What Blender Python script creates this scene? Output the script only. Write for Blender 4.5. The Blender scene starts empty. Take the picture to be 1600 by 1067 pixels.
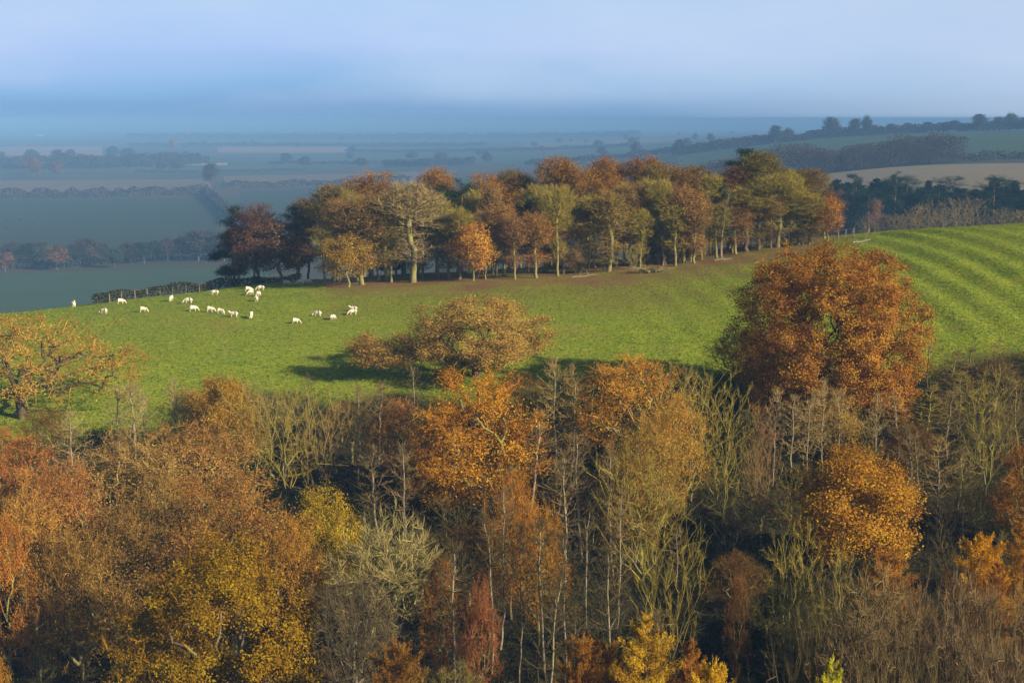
import bpy, math, random
import numpy as np
from mathutils import Vector

random.seed(7)
RNG = np.random.default_rng(7)
sc = bpy.context.scene
COL = sc.collection

# ------------------------------------------------------------------ camera numbers
F, CX, CY = 2400.0, 800.0, 533.5           # focal length and centre of the 1600 px wide photograph
HOR = 185.0
PITCH = math.atan((CY - HOR) / F)
CP, SP = math.cos(PITCH), math.sin(PITCH)
CAMZ = 110.0                                # everything below is relative to the camera, then lifted by this

# ------------------------------------------------------------------ terrain
KF = 1.6                                   # how much deeper the country beyond the hill lies than first sketched
TD = [30, 70, 100, 130, 160, 175, 190, 210, 230, 250, 270, 290, 340, 420, 600, 900, 1500, 2500, 14000]
TU = [-500, 0, 200, 400, 600, 800, 1000, 1200, 1400, 1600, 2100]
TZ = [
 [-58]*11,
 [-54]*11,
 [-49.5]*11,
 [-44]*11,
 [-38]*11,
 [-34.8, -34.8, -34.6, -34.6, -34.8, -34.8, -34.8, -34.4, -34, -33.5, -33],
 [-31.8, -32, -31.6, -31.6, -32, -32, -31.8, -31, -30.4, -29.2, -28],
 [-30, -29.8, -29.2, -29.2, -29.4, -29.2, -28.8, -27.6, -26.4, -24.6, -23],
 [-29.5, -29.0, -28.1, -27.8, -27.7, -27.3, -26.8, -25.3, -23.0, -20.8, -19],
 [-33, -32, -28.9, -27.5, -26.8, -26.1, -25.3, -23.9, -20.6, -18.2, -17],
 [-38, -37, -32.5, -28.4, -27.5, -26.6, -25.2, -22.8, -19.2, -17.8, -17],
 [-43, -42, -38, -31.5, -29, -28, -26, -22.6, -20.6, -20.4, -20],
 [-51, -50, -47.5, -42, -38, -36, -32, -28, -26.5, -26, -26],
 [-58, -58, -57, -55, -50, -45, -40, -33, -31, -31, -30],
 [-60, -60, -60, -60, -58, -54, -48, -38, -27, -25, -24],
 [-60, -60, -60, -60, -58, -54, -46, -34, -26, -25, -25],
 [-60, -60, -60, -60, -58, -52, -40, -22, -13, -10, -9],
 [-60, -60, -60, -60, -60, -56, -45, -26, -22, -20, -20],
 [-60]*11,
]
TZ = np.array(TZ, float); TD = np.array(TD, float)
_k = np.where(TD > 400, KF, np.where(TD > 300, 1.3, 1.0)); _k[-1] = 1.0
TZ = TZ*_k[:, None]; TZ[-1] = -60*KF; TD = TD*_k
LD = np.linspace(math.log(30), math.log(14000), 700)
UU = np.linspace(-500, 2100, 261)
_t = np.array([np.interp(LD, np.log(TD), TZ[:, k]) for k in range(len(TU))]).T
HM = np.array([np.interp(UU, TU, r) for r in _t])
def _blur(a, sig, axis):
    n = int(sig*3); k = np.exp(-0.5*(np.arange(-n, n+1)/sig)**2); k /= k.sum()
    pad = [(0, 0), (0, 0)]; pad[axis] = (n, n)
    b = np.pad(a, pad, mode='edge')
    return np.apply_along_axis(lambda v: np.convolve(v, k, mode='valid'), axis, b)
HM = _blur(_blur(HM, 3.6, 0), 7, 1)

def sm(a, b, x):
    t = np.clip((x-a)/(b-a), 0, 1); return t*t*(3-2*t)

def vnoise(x, y, s, seed=0):
    x = np.asarray(x, float)/s; y = np.asarray(y, float)/s
    xi = np.floor(x).astype(np.int64); yi = np.floor(y).astype(np.int64)
    fx = x-xi; fy = y-yi; fx = fx*fx*(3-2*fx); fy = fy*fy*(3-2*fy)
    def h(a, b):
        n = (a*374761393 + b*668265263 + seed*982451653) & 0x7fffffff
        n = ((n ^ (n >> 13))*1274126177) & 0x7fffffff
        return ((n ^ (n >> 16)) & 0xffff)/65535.0
    return (h(xi, yi)*(1-fx)+h(xi+1, yi)*fx)*(1-fy)+(h(xi, yi+1)*(1-fx)+h(xi+1, yi+1)*fx)*fy

def uof(x, y):
    return CX + F*np.asarray(x, float)/(np.maximum(y, 30)*1.015)

def ground(x, y):
    """height of the land, relative to the camera"""
    x = np.asarray(x, float); y = np.asarray(y, float)
    yy = np.clip(y, 30, 13990)
    u = np.clip(uof(x, yy), -500, 2099.9)
    a = (np.log(yy)-LD[0])/(LD[1]-LD[0]); b = (u-UU[0])/(UU[1]-UU[0])
    i = np.clip(a.astype(int), 0, len(LD)-2); j = np.clip(b.astype(int), 0, len(UU)-2)
    fa = a-i; fb = b-j
    z = (HM[i, j]*(1-fa)+HM[i+1, j]*fa)*(1-fb)+(HM[i, j+1]*(1-fa)+HM[i+1, j+1]*fa)*fb
    # old ridge and furrow on the pasture, strong on the right-hand rise
    xw = x + 0.14*(y-230) + 1.2*vnoise(x, y, 45, 3)
    amp = 0.22*sm(1270, 1400, u) + 0.05*sm(900, 1000, u)*(1-sm(1150, 1270, u)) + 0.012
    amp = amp*sm(188, 205, y)*(1-sm(280, 320, y))*(0.6+0.8*vnoise(x, y, 14, 9))
    z = z + amp*np.sin(2*np.pi*xw/5.6)
    z = z + (vnoise(x, y, 9, 1)-0.5)*0.3*sm(120, 180, y)*(1-sm(300, 500, y))
    z = z + (vnoise(x, y, 6, 5)-0.5)*1.2*(1-sm(140, 180, y))
    return z

def gpos(px, D):
    """ground point seen in picture column px at forward distance D"""
    x = (px-CX)/F*D*1.02
    for _ in range(4):
        z = float(ground(x, D)); x = (px-CX)/F*(D*CP - z*SP)
    return x, D, float(ground(x, D))

def zrow(py, D):
    return -D*math.tan(PITCH + math.atan((py-CY)/F))

def project(x, y, z):
    d = y*CP - z*SP
    return CX + F*x/d, CY + F*(-z*CP - y*SP)/d

def ray(px, py, d0=60.0, d1=9000.0):
    """where the line of sight through (px, py) first meets the land"""
    D = d0
    while D < d1:
        x, y, z = gpos(px, D)
        if zrow(py, D) <= z: break
        D *= 1.004
    return x, D, z

# ------------------------------------------------------------------ materials
def mat(name):
    m = bpy.data.materials.new(name); m.use_nodes = True
    nt = m.node_tree; nt.nodes.clear()
    return m, nt, nt.nodes, nt.links

def N(nodes, t, **kw):
    n = nodes.new(t)
    for k, v in kw.items():
        if k in n.inputs: n.inputs[k].default_value = v
        else: setattr(n, k, v)
    return n

def mixc(nt, fac, a, b, mode='MIX'):
    n = nt.nodes.new('ShaderNodeMix'); n.data_type = 'RGBA'; n.blend_type = mode
    for s, v in ((0, fac), (6, a), (7, b)):
        if hasattr(v, 'is_linked') or hasattr(v, 'links'): nt.links.new(v, n.inputs[s])
        elif s == 0: n.inputs[0].default_value = v
        else: n.inputs[s].default_value = (*v, 1)
    return n.outputs[2]

def leaf_material(name, trans=0.24, warm=0.10):
    m, nt, nd, lk = mat(name)
    oi = N(nd, 'ShaderNodeObjectInfo')
    at = N(nd, 'ShaderNodeAttribute', attribute_name='tint')
    hsv = N(nd, 'ShaderNodeHueSaturation')
    mr = N(nd, 'ShaderNodeMapRange'); mr.inputs[3].default_value = 0.5 - warm*0.10; mr.inputs[4].default_value = 0.5 + warm*0.40
    mv = N(nd, 'ShaderNodeMapRange'); mv.inputs[3].default_value = 0.5; mv.inputs[4].default_value = 1.45
    lk.new(at.outputs['Fac'], mr.inputs[0]); lk.new(at.outputs['Fac'], mv.inputs[0])
    lk.new(mr.outputs[0], hsv.inputs['Hue']); lk.new(mv.outputs[0], hsv.inputs['Value'])
    lk.new(oi.outputs['Color'], hsv.inputs['Color'])
    d = N(nd, 'ShaderNodeBsdfDiffuse'); t = N(nd, 'ShaderNodeBsdfTranslucent')
    lk.new(hsv.outputs[0], d.inputs[0]); lk.new(hsv.outputs[0], t.inputs[0])
    mx = N(nd, 'ShaderNodeMixShader'); mx.inputs[0].default_value = trans
    lk.new(d.outputs[0], mx.inputs[1]); lk.new(t.outputs[0], mx.inputs[2])
    o = N(nd, 'ShaderNodeOutputMaterial'); lk.new(mx.outputs[0], o.inputs[0])
    return m

def bark_material(name, base, dark, moss, mossf=0.4, use_obj=False):
    m, nt, nd, lk = mat(name)
    tc = N(nd, 'ShaderNodeTexCoord')
    n1 = N(nd, 'ShaderNodeTexNoise'); n1.inputs['Scale'].default_value = 1.3; n1.inputs['Detail'].default_value = 5
    n2 = N(nd, 'ShaderNodeTexNoise'); n2.inputs['Scale'].default_value = 0.45; n2.inputs['Detail'].default_value = 3
    lk.new(tc.outputs['Object'], n1.inputs[0]); lk.new(tc.outputs['Object'], n2.inputs[0])
    c = mixc(nt, n1.outputs[0], dark, base)
    mr = N(nd, 'ShaderNodeMapRange'); mr.inputs[1].default_value = 0.62-mossf*0.4; mr.inputs[2].default_value = 0.75-mossf*0.4
    lk.new(n2.outputs[0], mr.inputs[0])
    c = mixc(nt, mr.outputs[0], c, moss)
    p = N(nd, 'ShaderNodeBsdfPrincipled'); p.inputs['Roughness'].default_value = 0.85
    p.inputs['Specular IOR Level'].default_value = 0.2
    lk.new(c, p.inputs['Base Color'])
    b = N(nd, 'ShaderNodeBump'); b.inputs['Strength'].default_value = 0.5; b.inputs['Distance'].default_value = 0.05
    lk.new(n1.outputs[0], b.inputs['Height']); lk.new(b.outputs[0], p.inputs['Normal'])
    o = N(nd, 'ShaderNodeOutputMaterial'); lk.new(p.outputs[0], o.inputs[0])
    return m

def twig_material(name):
    """fine twigs: colour of the individual tree, carried by the object"""
    m, nt, nd, lk = mat(name)
    oi = N(nd, 'ShaderNodeObjectInfo'); at = N(nd, 'ShaderNodeAttribute', attribute_name='tint')
    mv = N(nd, 'ShaderNodeMapRange'); mv.inputs[3].default_value = 0.65; mv.inputs[4].default_value = 1.35
    lk.new(at.outputs['Fac'], mv.inputs[0])
    hsv = N(nd, 'ShaderNodeHueSaturation'); lk.new(mv.outputs[0], hsv.inputs['Value']); lk.new(oi.outputs['Color'], hsv.inputs['Color'])
    d = N(nd, 'ShaderNodeBsdfDiffuse'); lk.new(hsv.outputs[0], d.inputs[0])
    o = N(nd, 'ShaderNodeOutputMaterial'); lk.new(d.outputs[0], o.inputs[0])
    return m

def plain_material(name, c1, c2, scale=1.0, rough=0.9, bump=0.3, dist=0.05):
    m, nt, nd, lk = mat(name)
    tc = N(nd, 'ShaderNodeTexCoord')
    n1 = N(nd, 'ShaderNodeTexNoise'); n1.inputs['Scale'].default_value = scale; n1.inputs['Detail'].default_value = 6
    lk.new(tc.outputs['Object'], n1.inputs[0])
    c = mixc(nt, n1.outputs[0], c1, c2)
    p = N(nd, 'ShaderNodeBsdfPrincipled'); p.inputs['Roughness'].default_value = rough; p.inputs['Specular IOR Level'].default_value = 0.2
    lk.new(c, p.inputs['Base Color'])
    b = N(nd, 'ShaderNodeBump'); b.inputs['Strength'].default_value = bump; b.inputs['Distance'].default_value = dist
    lk.new(n1.outputs[0], b.inputs['Height']); lk.new(b.outputs[0], p.inputs['Normal'])
    o = N(nd, 'ShaderNodeOutputMaterial'); lk.new(p.outputs[0], o.inputs[0])
    return m

M_LEAF = leaf_material('autumn_leaves')
M_NEEDLE = leaf_material('needles', 0.12, 0.06)
M_TWIG = twig_material('twigs')
M_OLIVE = bark_material('mossy_bark', (0.27, 0.235, 0.12), (0.12, 0.095, 0.05), (0.24, 0.235, 0.06), 0.5)
M_PALE = bark_material('pale_birch_bark', (0.34, 0.30, 0.22), (0.17, 0.14, 0.10), (0.22, 0.20, 0.08), 0.3)
M_GREY = bark_material('grey_bark', (0.22, 0.18, 0.13), (0.10, 0.08, 0.055), (0.17, 0.16, 0.06), 0.3)
M_DARK = bark_material('dark_oak_bark', (0.13, 0.10, 0.065), (0.05, 0.038, 0.025), (0.15, 0.14, 0.05), 0.2)
M_PINE = bark_material('pine_bark', (0.30, 0.19, 0.11), (0.14, 0.09, 0.06), (0.2, 0.15, 0.08), 0.1)
M_WOOD = plain_material('weathered_wood', (0.13, 0.11, 0.075), (0.34, 0.29, 0.21), 3.0)
M_WIRE = plain_material('rusty_wire', (0.12, 0.1, 0.08), (0.2, 0.17, 0.14), 2.0, 0.6)
M_FLEECE = plain_material('cream_fleece', (0.58, 0.51, 0.39), (0.82, 0.75, 0.62), 9.0, 0.95, 0.8, 0.03)
M_COW = plain_material('dark_hide', (0.02, 0.018, 0.015), (0.045, 0.035, 0.03), 2.0, 0.7)

# ------------------------------------------------------------------ mesh helpers
def to_mesh(name, verts, faces_flat, loop_tot, mats, midx=None, tint=None, smooth=False):
    me = bpy.data.meshes.new(name)
    nv, nf = len(verts), len(loop_tot)
    me.vertices.add(nv); me.vertices.foreach_set('co', np.ascontiguousarray(verts, np.float32).ravel())
    me.loops.add(len(faces_flat)); me.loops.foreach_set('vertex_index', np.ascontiguousarray(faces_flat, np.int32))
    me.polygons.add(nf)
    ls = np.concatenate([[0], np.cumsum(loop_tot)[:-1]]).astype(np.int32)
    me.polygons.foreach_set('loop_start', ls)
    if midx is not None: me.polygons.foreach_set('material_index', np.ascontiguousarray(midx, np.int32))
    if smooth: me.polygons.foreach_set('use_smooth', np.ones(nf, bool))
    for m in mats: me.materials.append(m)
    if tint is not None:
        a = me.attributes.new('tint', 'FLOAT', 'FACE'); a.data.foreach_set('value', np.ascontiguousarray(tint, np.float32))
    me.update(calc_edges=True)
    return me

class Soup:
    """collects quads and triangles, becomes ONE mesh"""
    def __init__(s): s.v = []; s.f = []; s.l = []; s.m = []; s.t = []; s.n = 0
    def add(s, v, f, k, m=0, t=None):
        v = np.asarray(v, float).reshape(-1, 3); f = np.asarray(f, np.int64).reshape(-1, k)
        s.v.append(v); s.f.append((f+s.n).ravel()); s.l.append(np.full(len(f), k)); s.m.append(np.full(len(f), m))
        s.t.append(np.full(len(f), 0.5) if t is None else np.asarray(t, float)); s.n += len(v)
    def prisms(s, p0, p1, r0, r1, k=3, m=0, t=None):
        p0 = np.asarray(p0, float).reshape(-1, 3); p1 = np.asarray(p1, float).reshape(-1, 3); n = len(p0)
        if n == 0: return
        r0 = np.broadcast_to(r0, (n,)); r1 = np.broadcast_to(r1, (n,))
        d = p1-p0; d = d/np.maximum(np.linalg.norm(d, axis=1, keepdims=True), 1e-6)
        ref = np.where(np.abs(d[:, 2:3]) > 0.9, np.array([[1.0, 0, 0]]), np.array([[0, 0, 1.0]]))
        a = np.cross(d, ref); a /= np.linalg.norm(a, axis=1, keepdims=True); b = np.cross(d, a)
        th = np.arange(k)*2*np.pi/k
        ring = a[:, None, :]*np.cos(th)[None, :, None] + b[:, None, :]*np.sin(th)[None, :, None]
        v = np.concatenate([p0[:, None]+ring*r0[:, None, None], p1[:, None]+ring*r1[:, None, None]], 1)
        base = np.arange(n)[:, None]*(2*k)
        q = np.stack([np.arange(k), (np.arange(k)+1) % k, (np.arange(k)+1) % k+k, np.arange(k)+k], 1)
        f = (base[:, :, None]+q[None]).reshape(-1, 4)
        s.add(v, f, 4, m, None if t is None else np.repeat(t, k))
    def blades(s, p0, p1, w, m=0, t=None):
        """thin tapering triangles, random facing"""
        p0 = np.asarray(p0, float); p1 = np.asarray(p1, float); n = len(p0)
        if n == 0: return
        d = p1-p0; d /= np.maximum(np.linalg.norm(d, axis=1, keepdims=True), 1e-6)
        a = np.cross(d, RNG.normal(size=(n, 3))); a /= np.maximum(np.linalg.norm(a, axis=1, keepdims=True), 1e-6)
        w = np.broadcast_to(w, (n,))[:, None]
        v = np.stack([p0-a*w, p0+a*w, p1+a*w*0.25], 1)
        s.add(v, np.arange(n*3).reshape(-1, 3), 3, m, t)
    def leaves(s, c, nrm, L, W, m=0, t=None):
        """folded diamond leaf sprays: two triangles each"""
        n = len(c)
        if n == 0: return
        nrm = nrm/np.maximum(np.linalg.norm(nrm, axis=1, keepdims=True), 1e-6)
        a = np.cross(nrm, RNG.normal(size=(n, 3))); a /= np.maximum(np.linalg.norm(a, axis=1, keepdims=True), 1e-6)
        b = np.cross(nrm, a)
        L = np.broadcast_to(L, (n,))[:, None]*0.5; W = np.broadcast_to(W, (n,))[:, None]*0.5
        fold = nrm*W*0.45
        v = np.stack([c-a*L, c+b*W+fold, c+a*L, c-b*W+fold], 1)
        base = np.arange(n)[:, None]*4
        f = np.concatenate([base+np.array([[0, 1, 2]]), base+np.array([[0, 2, 3]])], 1).reshape(-1, 3)
        s.add(v, f, 3, m, None if t is None else np.repeat(t, 2))
    def mesh(s, name, mats, smooth=False):
        return to_mesh(name, np.concatenate(s.v), np.concatenate(s.f), np.concatenate(s.l), mats,
                       np.concatenate(s.m), np.concatenate(s.t), smooth)

# ------------------------------------------------------------------ trees: skeleton grown through points in a crown
def grow(seeds, pts, bf):
    P = np.concatenate([seeds, pts]); n = len(P); ns = len(seeds)
    par = np.full(n, -1); path = np.zeros(n)
    for i in range(1, ns):
        par[i] = i-1; path[i] = path[i-1]+np.linalg.norm(P[i]-P[i-1])*0.6
    cost = np.full(n, 1e9); bp = np.zeros(n, int); inn = np.zeros(n, bool); inn[:ns] = True
    for j in range(ns):
        c = np.linalg.norm(P-P[j], axis=1)+bf*path[j]
        w = c < cost; cost[w] = c[w]; bp[w] = j
    cost[inn] = 1e9
    order = list(range(ns))
    for _ in range(n-ns):
        i = int(np.argmin(cost)); par[i] = bp[i]; path[i] = path[bp[i]]+np.linalg.norm(P[i]-P[bp[i]])
        inn[i] = True; cost[i] = 1e9; order.append(i)
        c = np.linalg.norm(P-P[i], axis=1)+bf*path[i]
        w = (c < cost) & ~inn; cost[w] = c[w]; bp[w] = i
    return P, par, order

def radii(P, par, order, tip, p):
    n = len(P); acc = np.zeros(n); r = np.zeros(n)
    for i in reversed(order):
        r[i] = tip if acc[i] == 0 else acc[i]**(1/p)
        if par[i] >= 0: acc[par[i]] += r[i]**p
    return r

def relax(P, par, order, ns, it=2):
    P = P.copy(); n = len(P)
    for _ in range(it):
        s = np.zeros((n, 3)); c = np.zeros(n)
        for i in order:
            if par[i] >= 0: s[par[i]] += P[i]; c[par[i]] += 1
        Q = P.copy()
        for i in order[ns:]:
            if c[i] > 0 and par[i] >= 0: Q[i] = 0.5*P[i]+0.25*P[par[i]]+0.25*s[i]/c[i]
        P = Q
    return P

def lobe_points(n, lobes, shell=0.45, rng=RNG):
    lobes = np.array(lobes, float)
    w = (lobes[:, 3]*lobes[:, 4]*lobes[:, 5])**0.72; w /= w.sum()
    k = rng.choice(len(lobes), n, p=w)
    d = rng.normal(size=(n, 3)); d /= np.linalg.norm(d, axis=1, keepdims=True)
    r = rng.uniform(shell, 1, n)**0.6
    return lobes[k, :3]+d*r[:, None]*lobes[k, 3:6]

def dome_lobes(k, H, W, z0, rs, rng, flat=0.75):
    """k lobes spread over a dome of width W between heights z0 and H"""
    out = [(0, 0, z0+(H-z0)*0.5, W*0.27, W*0.27, (H-z0)*0.42)]
    for i in range(k):
        a = i*2.39996+rng.uniform(-0.3, 0.3); f = math.sqrt((i+0.5)/k)
        r = W*rs*rng.uniform(0.75, 1.25); R = max(0.0, W*0.5-r)*f
        zz = z0+(H-z0-r*flat)*(0.18+0.82*math.sqrt(max(0, 1-(f*0.97)**2)))*rng.uniform(0.88, 1.04)
        out.append((R*math.cos(a), R*math.sin(a), max(zz, z0+r*flat*0.6), r, r, r*flat))
    return out

def ball_lobes(k, H, W, z0, rs, rng, wide=0.4):
    """lobes all round an egg whose widest level lies at the fraction wide of its height"""
    zc = z0+(H-z0)*wide
    out = [(0, 0, zc, W*0.34, W*0.34, (H-z0)*0.40), (0, 0, z0+(H-z0)*0.78, W*0.24, W*0.24, (H-z0)*0.22)]
    for i in range(k):
        a = i*2.39996+rng.uniform(-0.25, 0.25); c = 1-1.75*(i+0.25)/k; c = min(0.97, max(-0.8, c+rng.uniform(-.06, .06)))
        q = math.sqrt(1-c*c); r = W*rs*rng.uniform(0.72, 1.28)
        up = (H-zc-r*0.8) if c > 0 else (zc-z0-r*0.5)
        q = q**0.78
        out.append(((W*0.5-r)*q*math.cos(a), (W*0.5-r)*q*math.sin(a), zc+c*up, r, r, r*0.85))
    return out

def trunk_line(h, n, wob, rng, lean=(0, 0)):
    t = np.linspace(0, 1, n); p = np.zeros((n, 3)); p[:, 2] = t*h
    p[:, 0] = lean[0]*t+np.cumsum(rng.normal(0, wob, n))*(t > 0); p[:, 1] = lean[1]*t+np.cumsum(rng.normal(0, wob, n))*(t > 0)
    p[0, :2] = 0; p[0, 2] = -0.6
    return p

class Proto: pass

def build_tree(seeds, pts, bf, rng, bark, leafmat=None, tip=0.018, pp=2.25, thr=0.055, jit=0.12, k_trunk=6,
               leaf=0, lsig=0.45, lsize=(0.24, 0.42), lw=0.6, twigs=3, tlen=(0.5, 1.3), tw=0.02, up=0.5,
               leafmask=None, lup=0.5, rel=2, drop=0.0, fine=3.6):
    P, par, order = grow(seeds, pts, bf)
    P = relax(P, par, order, len(seeds), rel)
    P[len(seeds):] += rng.normal(0, jit, (len(P)-len(seeds), 3))
    r = radii(P, par, order, tip, pp)
    idx = np.array([i for i in order if par[i] >= 0]); pa = par[idx]
    r1 = r[idx]; r0 = np.minimum(r[pa], r1*1.5+0.004)
    base = np.array([P[i][2] < 0.3 for i in pa])
    r0 = np.where(base, r0*1.3, r0)
    thick = r0 > thr
    tr = Soup(); tr.prisms(P[pa[thick]], P[idx[thick]], r0[thick], r1[thick], k_trunk)
    cr = Soup()
    thin = ~thick
    cr.prisms(P[pa[thin]], P[idx[thin]], r0[thin], r1[thin], 3, 1, rng.random(thin.sum()))
    # twigs along the fine branches
    dirs = P[idx]-P[pa]; ln = np.maximum(np.linalg.norm(dirs, axis=1, keepdims=True), 1e-6); dirs = dirs/ln
    ctr = pts.mean(0)
    sel = np.where(r1 < thr*0.9)[0]; tw = tw*0.72; twigs = int(round(twigs*1.6))
    if twigs and len(sel):
        s2 = np.repeat(sel, twigs)
        t = rng.random(len(s2))[:, None]
        p0 = P[pa[s2]]*(1-t)+P[idx[s2]]*t
        out = p0-ctr; out /= np.maximum(np.linalg.norm(out, axis=1, keepdims=True), 1e-6)
        d = dirs[s2]*0.6+out*0.35+rng.normal(0, 0.42, (len(s2), 3)); d[:, 2] += up
        d /= np.linalg.norm(d, axis=1, keepdims=True)
        L = rng.uniform(*tlen, len(s2))[:, None]
        p1 = p0+d*L*0.5
        d2 = d+rng.normal(0, 0.25, d.shape); d2[:, 2] += up*0.3; d2 /= np.linalg.norm(d2, axis=1, keepdims=True)
        p2 = p1+d2*L*0.55
        ti = rng.random(len(s2))
        cr.prisms(p0, p1, tw, tw*0.75, 3, 1, ti); cr.blades(p1, p2, tw*0.8, 1, ti)
        for _ in range(2):
            d3 = d+rng.normal(0, 0.5, d.shape); d3[:, 2] += up*0.4; d3 /= np.linalg.norm(d3, axis=1, keepdims=True)
            tt = rng.random(len(s2))[:, None]
            q0 = p0*(1-tt)+p1*tt
            cr.blades(q0, q0+d3*L*rng.uniform(0.25, 0.6, (len(s2), 1)), tw*0.6, 1, ti)
    if leaf:
        tips = np.where(r[:] < thr*0.8)[0]; tips = tips[tips >= len(seeds)]
        keep = np.ones(len(tips), bool)
        if leafmask is not None: keep = leafmask(P[tips])
        tips = tips[keep]
        if drop: tips = tips[rng.random(len(tips)) > drop]
        ct = rng.random(len(tips))
        leaf = int(round(leaf*fine)); lsize = (lsize[0]*fine**-0.42, lsize[1]*fine**-0.42)
        s3 = np.repeat(np.arange(len(tips)), leaf)
        off = rng.normal(0, lsig, (len(s3), 3)); off[:, 2] *= 0.75
        c = P[tips[s3]]+off
        out = c-ctr; out /= np.maximum(np.linalg.norm(out, axis=1, keepdims=True), 1e-6)
        nr = out*0.6+rng.normal(0, 0.5, c.shape); nr[:, 2] += lup
        L = rng.uniform(*lsize, len(c))
        cr.leaves(c, nr, L, L*lw, 0, np.clip(ct[s3]*0.55+rng.random(len(c))*0.45, 0, 1))
    o = Proto()
    o.trunk = tr.mesh('trunk', [bark], True); o.crown = cr.mesh('crown', [leafmat or M_LEAF, M_TWIG])
    vv = np.empty(len(o.crown.vertices)*3, np.float32); o.crown.vertices.foreach_get('co', vv); vv = vv.reshape(-1, 3)
    lo = np.percentile(vv, 1.0, 0); hi = np.percentile(vv, 99.0, 0)
    o.H = float(np.percentile(vv[:, 2], 99.7)); o.W = float(max(hi[0]-lo[0], hi[1]-lo[1])); o.cx = float((hi[0]+lo[0])/2)
    return o

def P_bareround(seed, H=11, W=9, bark=None, z0=0.22, n=620, tw=0.020):
    g = np.random.default_rng(seed)
    lob = dome_lobes(9, H, W, H*z0, 0.2, g, 0.9)
    return build_tree(trunk_line(H*0.35, 5, 0.12, g), lobe_points(n, lob, 0.15, g), 0.28, g, bark or M_OLIVE,
                      tip=0.017, jit=0.13, twigs=3, tlen=(0.5, 1.2), tw=tw*0.9, up=0.25)

def P_fan(seed, H=12, W=8, stems=6, bark=None, n=380, tw=0.020):
    g = np.random.default_rng(seed)
    pts = []
    for s in range(stems):
        a = s*2*math.pi/stems+g.uniform(-0.4, 0.4); R = W*0.5*g.uniform(0.3, 1.0); h = H*g.uniform(0.74, 1)
        m = int(n/stems)
        t = g.uniform(0.16, 1, m)**0.8
        c = np.stack([R*t**1.3*math.cos(a), R*t**1.3*math.sin(a), h*t], 1)
        sp = (0.25+W*0.17*np.sin(np.pi*np.clip(t, 0, 1)**0.9*0.85))
        pts.append(c+g.normal(0, 1, (m, 3))*sp[:, None]*np.array([1.1, 1.1, 0.7]))
    pts = np.concatenate(pts); pts = pts[(pts[:, 2] > 0.7) & (pts[:, 2] < H)]
    return build_tree(trunk_line(0.8, 3, 0.03, g), pts, 0.5, g, bark or M_OLIVE, tip=0.014, pp=2.35, jit=0.17,
                      twigs=4, tlen=(0.35, 1.0), tw=tw*0.6, up=0.25)

def P_birch(seed, H=13, W=4.4, bark=None, n=150, z0=0.3, lean=(0, 0), tw=0.018, leaf=0, lm=None):
    g = np.random.default_rng(seed)
    nt = 14; tl = trunk_line(H*0.93, nt, 0.07, g, lean)
    t = g.uniform(z0, 1, n)
    ax = np.stack([np.interp(t*H*0.93, tl[:, 2], tl[:, k]) for k in range(2)]+[t*H*0.93], 1)
    a = g.uniform(0, 2*np.pi, n)
    R = W*0.5*np.sin(np.pi*np.clip((t-z0)/(1-z0)*0.78+0.2, 0, 1))*g.uniform(0.15, 1, n)
    pts = ax+np.stack([R*np.cos(a), R*np.sin(a), R*g.uniform(0.35, 0.95, n)], 1)
    return build_tree(tl, pts, 0.65, g, bark or M_PALE, tip=0.014, pp=2.4, thr=0.035, jit=0.07, k_trunk=5,
                      twigs=2, tlen=(0.4, 1.1), tw=tw, up=0.45, leaf=leaf, lsig=0.4, leafmat=lm)

def P_tall(seed, H=18, W=9, z0=0.42, leaf=0, bark=None, n=560, lsig=0.5, drop=0.0, lean=(0, 0), k=9, tw=0.024, ls=(0.26, 0.48)):
    g = np.random.default_rng(seed)
    lob = dome_lobes(k, H, W, H*z0, 0.21, g, 0.95)
    lob = [(a+lean[0], b+lean[1], *c) for a, b, *c in lob]
    low = lobe_points(int(n*0.12), [(0, 0, H*0.3, W*0.26, W*0.26, H*0.12)], 0.2, g)
    pts = np.concatenate([lobe_points(n, lob, 0.25, g), low])
    return build_tree(trunk_line(H*0.62, 9, 0.10, g, lean), pts, 0.35, g, bark or M_GREY, tip=0.02, thr=0.075,
                      jit=0.16, leaf=leaf, lsig=lsig, lsize=ls, twigs=3, tlen=(0.6, 1.5), tw=tw, up=0.4, drop=drop)

def ring_lobes(rings, rng):
    """lobes in rings: (count, ring radius, height, lobe radius)"""
    out = []
    for k, R_, z, r in rings:
        a0 = rng.uniform(0, 6.28)
        for i in range(k):
            a = a0+i*2*math.pi/k+rng.uniform(-.25, .25); q = r*rng.uniform(0.8, 1.2); R2 = R_*rng.uniform(0.88, 1.08)
            out.append((R2*math.cos(a), R2*math.sin(a), z+rng.uniform(-.6, .6), q, q, q*0.82))
    return out

def P_oak(seed, H=13, W=13, z0=0.2, leaf=16, k=11, n=700, rs=0.19, bark=None, drop=0.0, lsig=0.45, ls=(0.24, 0.42), shell=0.35,
          leafmask=None, twigs=2, jit=0.16, extra=None, th=0.3, bf=0.3, flat=0.8, tip=0.02, ball=None, rings=None):
    g = np.random.default_rng(seed)
    lob = dome_lobes(k, H, W, H*z0, rs, g, flat) if ball is None else ball_lobes(k, H, W, H*z0, rs, g, ball)
    if rings: lob = ring_lobes(rings, g)
    pts = lobe_points(n, lob, shell, g)
    if extra is not None: pts = np.concatenate([pts, extra(g)])
    return build_tree(trunk_line(H*th, 5, 0.12, g), pts, bf, g, bark or M_DARK, tip=tip, thr=0.07, jit=jit,
                      leaf=leaf, lsig=lsig, lsize=ls, twigs=twigs, tlen=(0.5, 1.2), tw=0.018, up=0.3, leafmask=leafmask, drop=drop)

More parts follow.
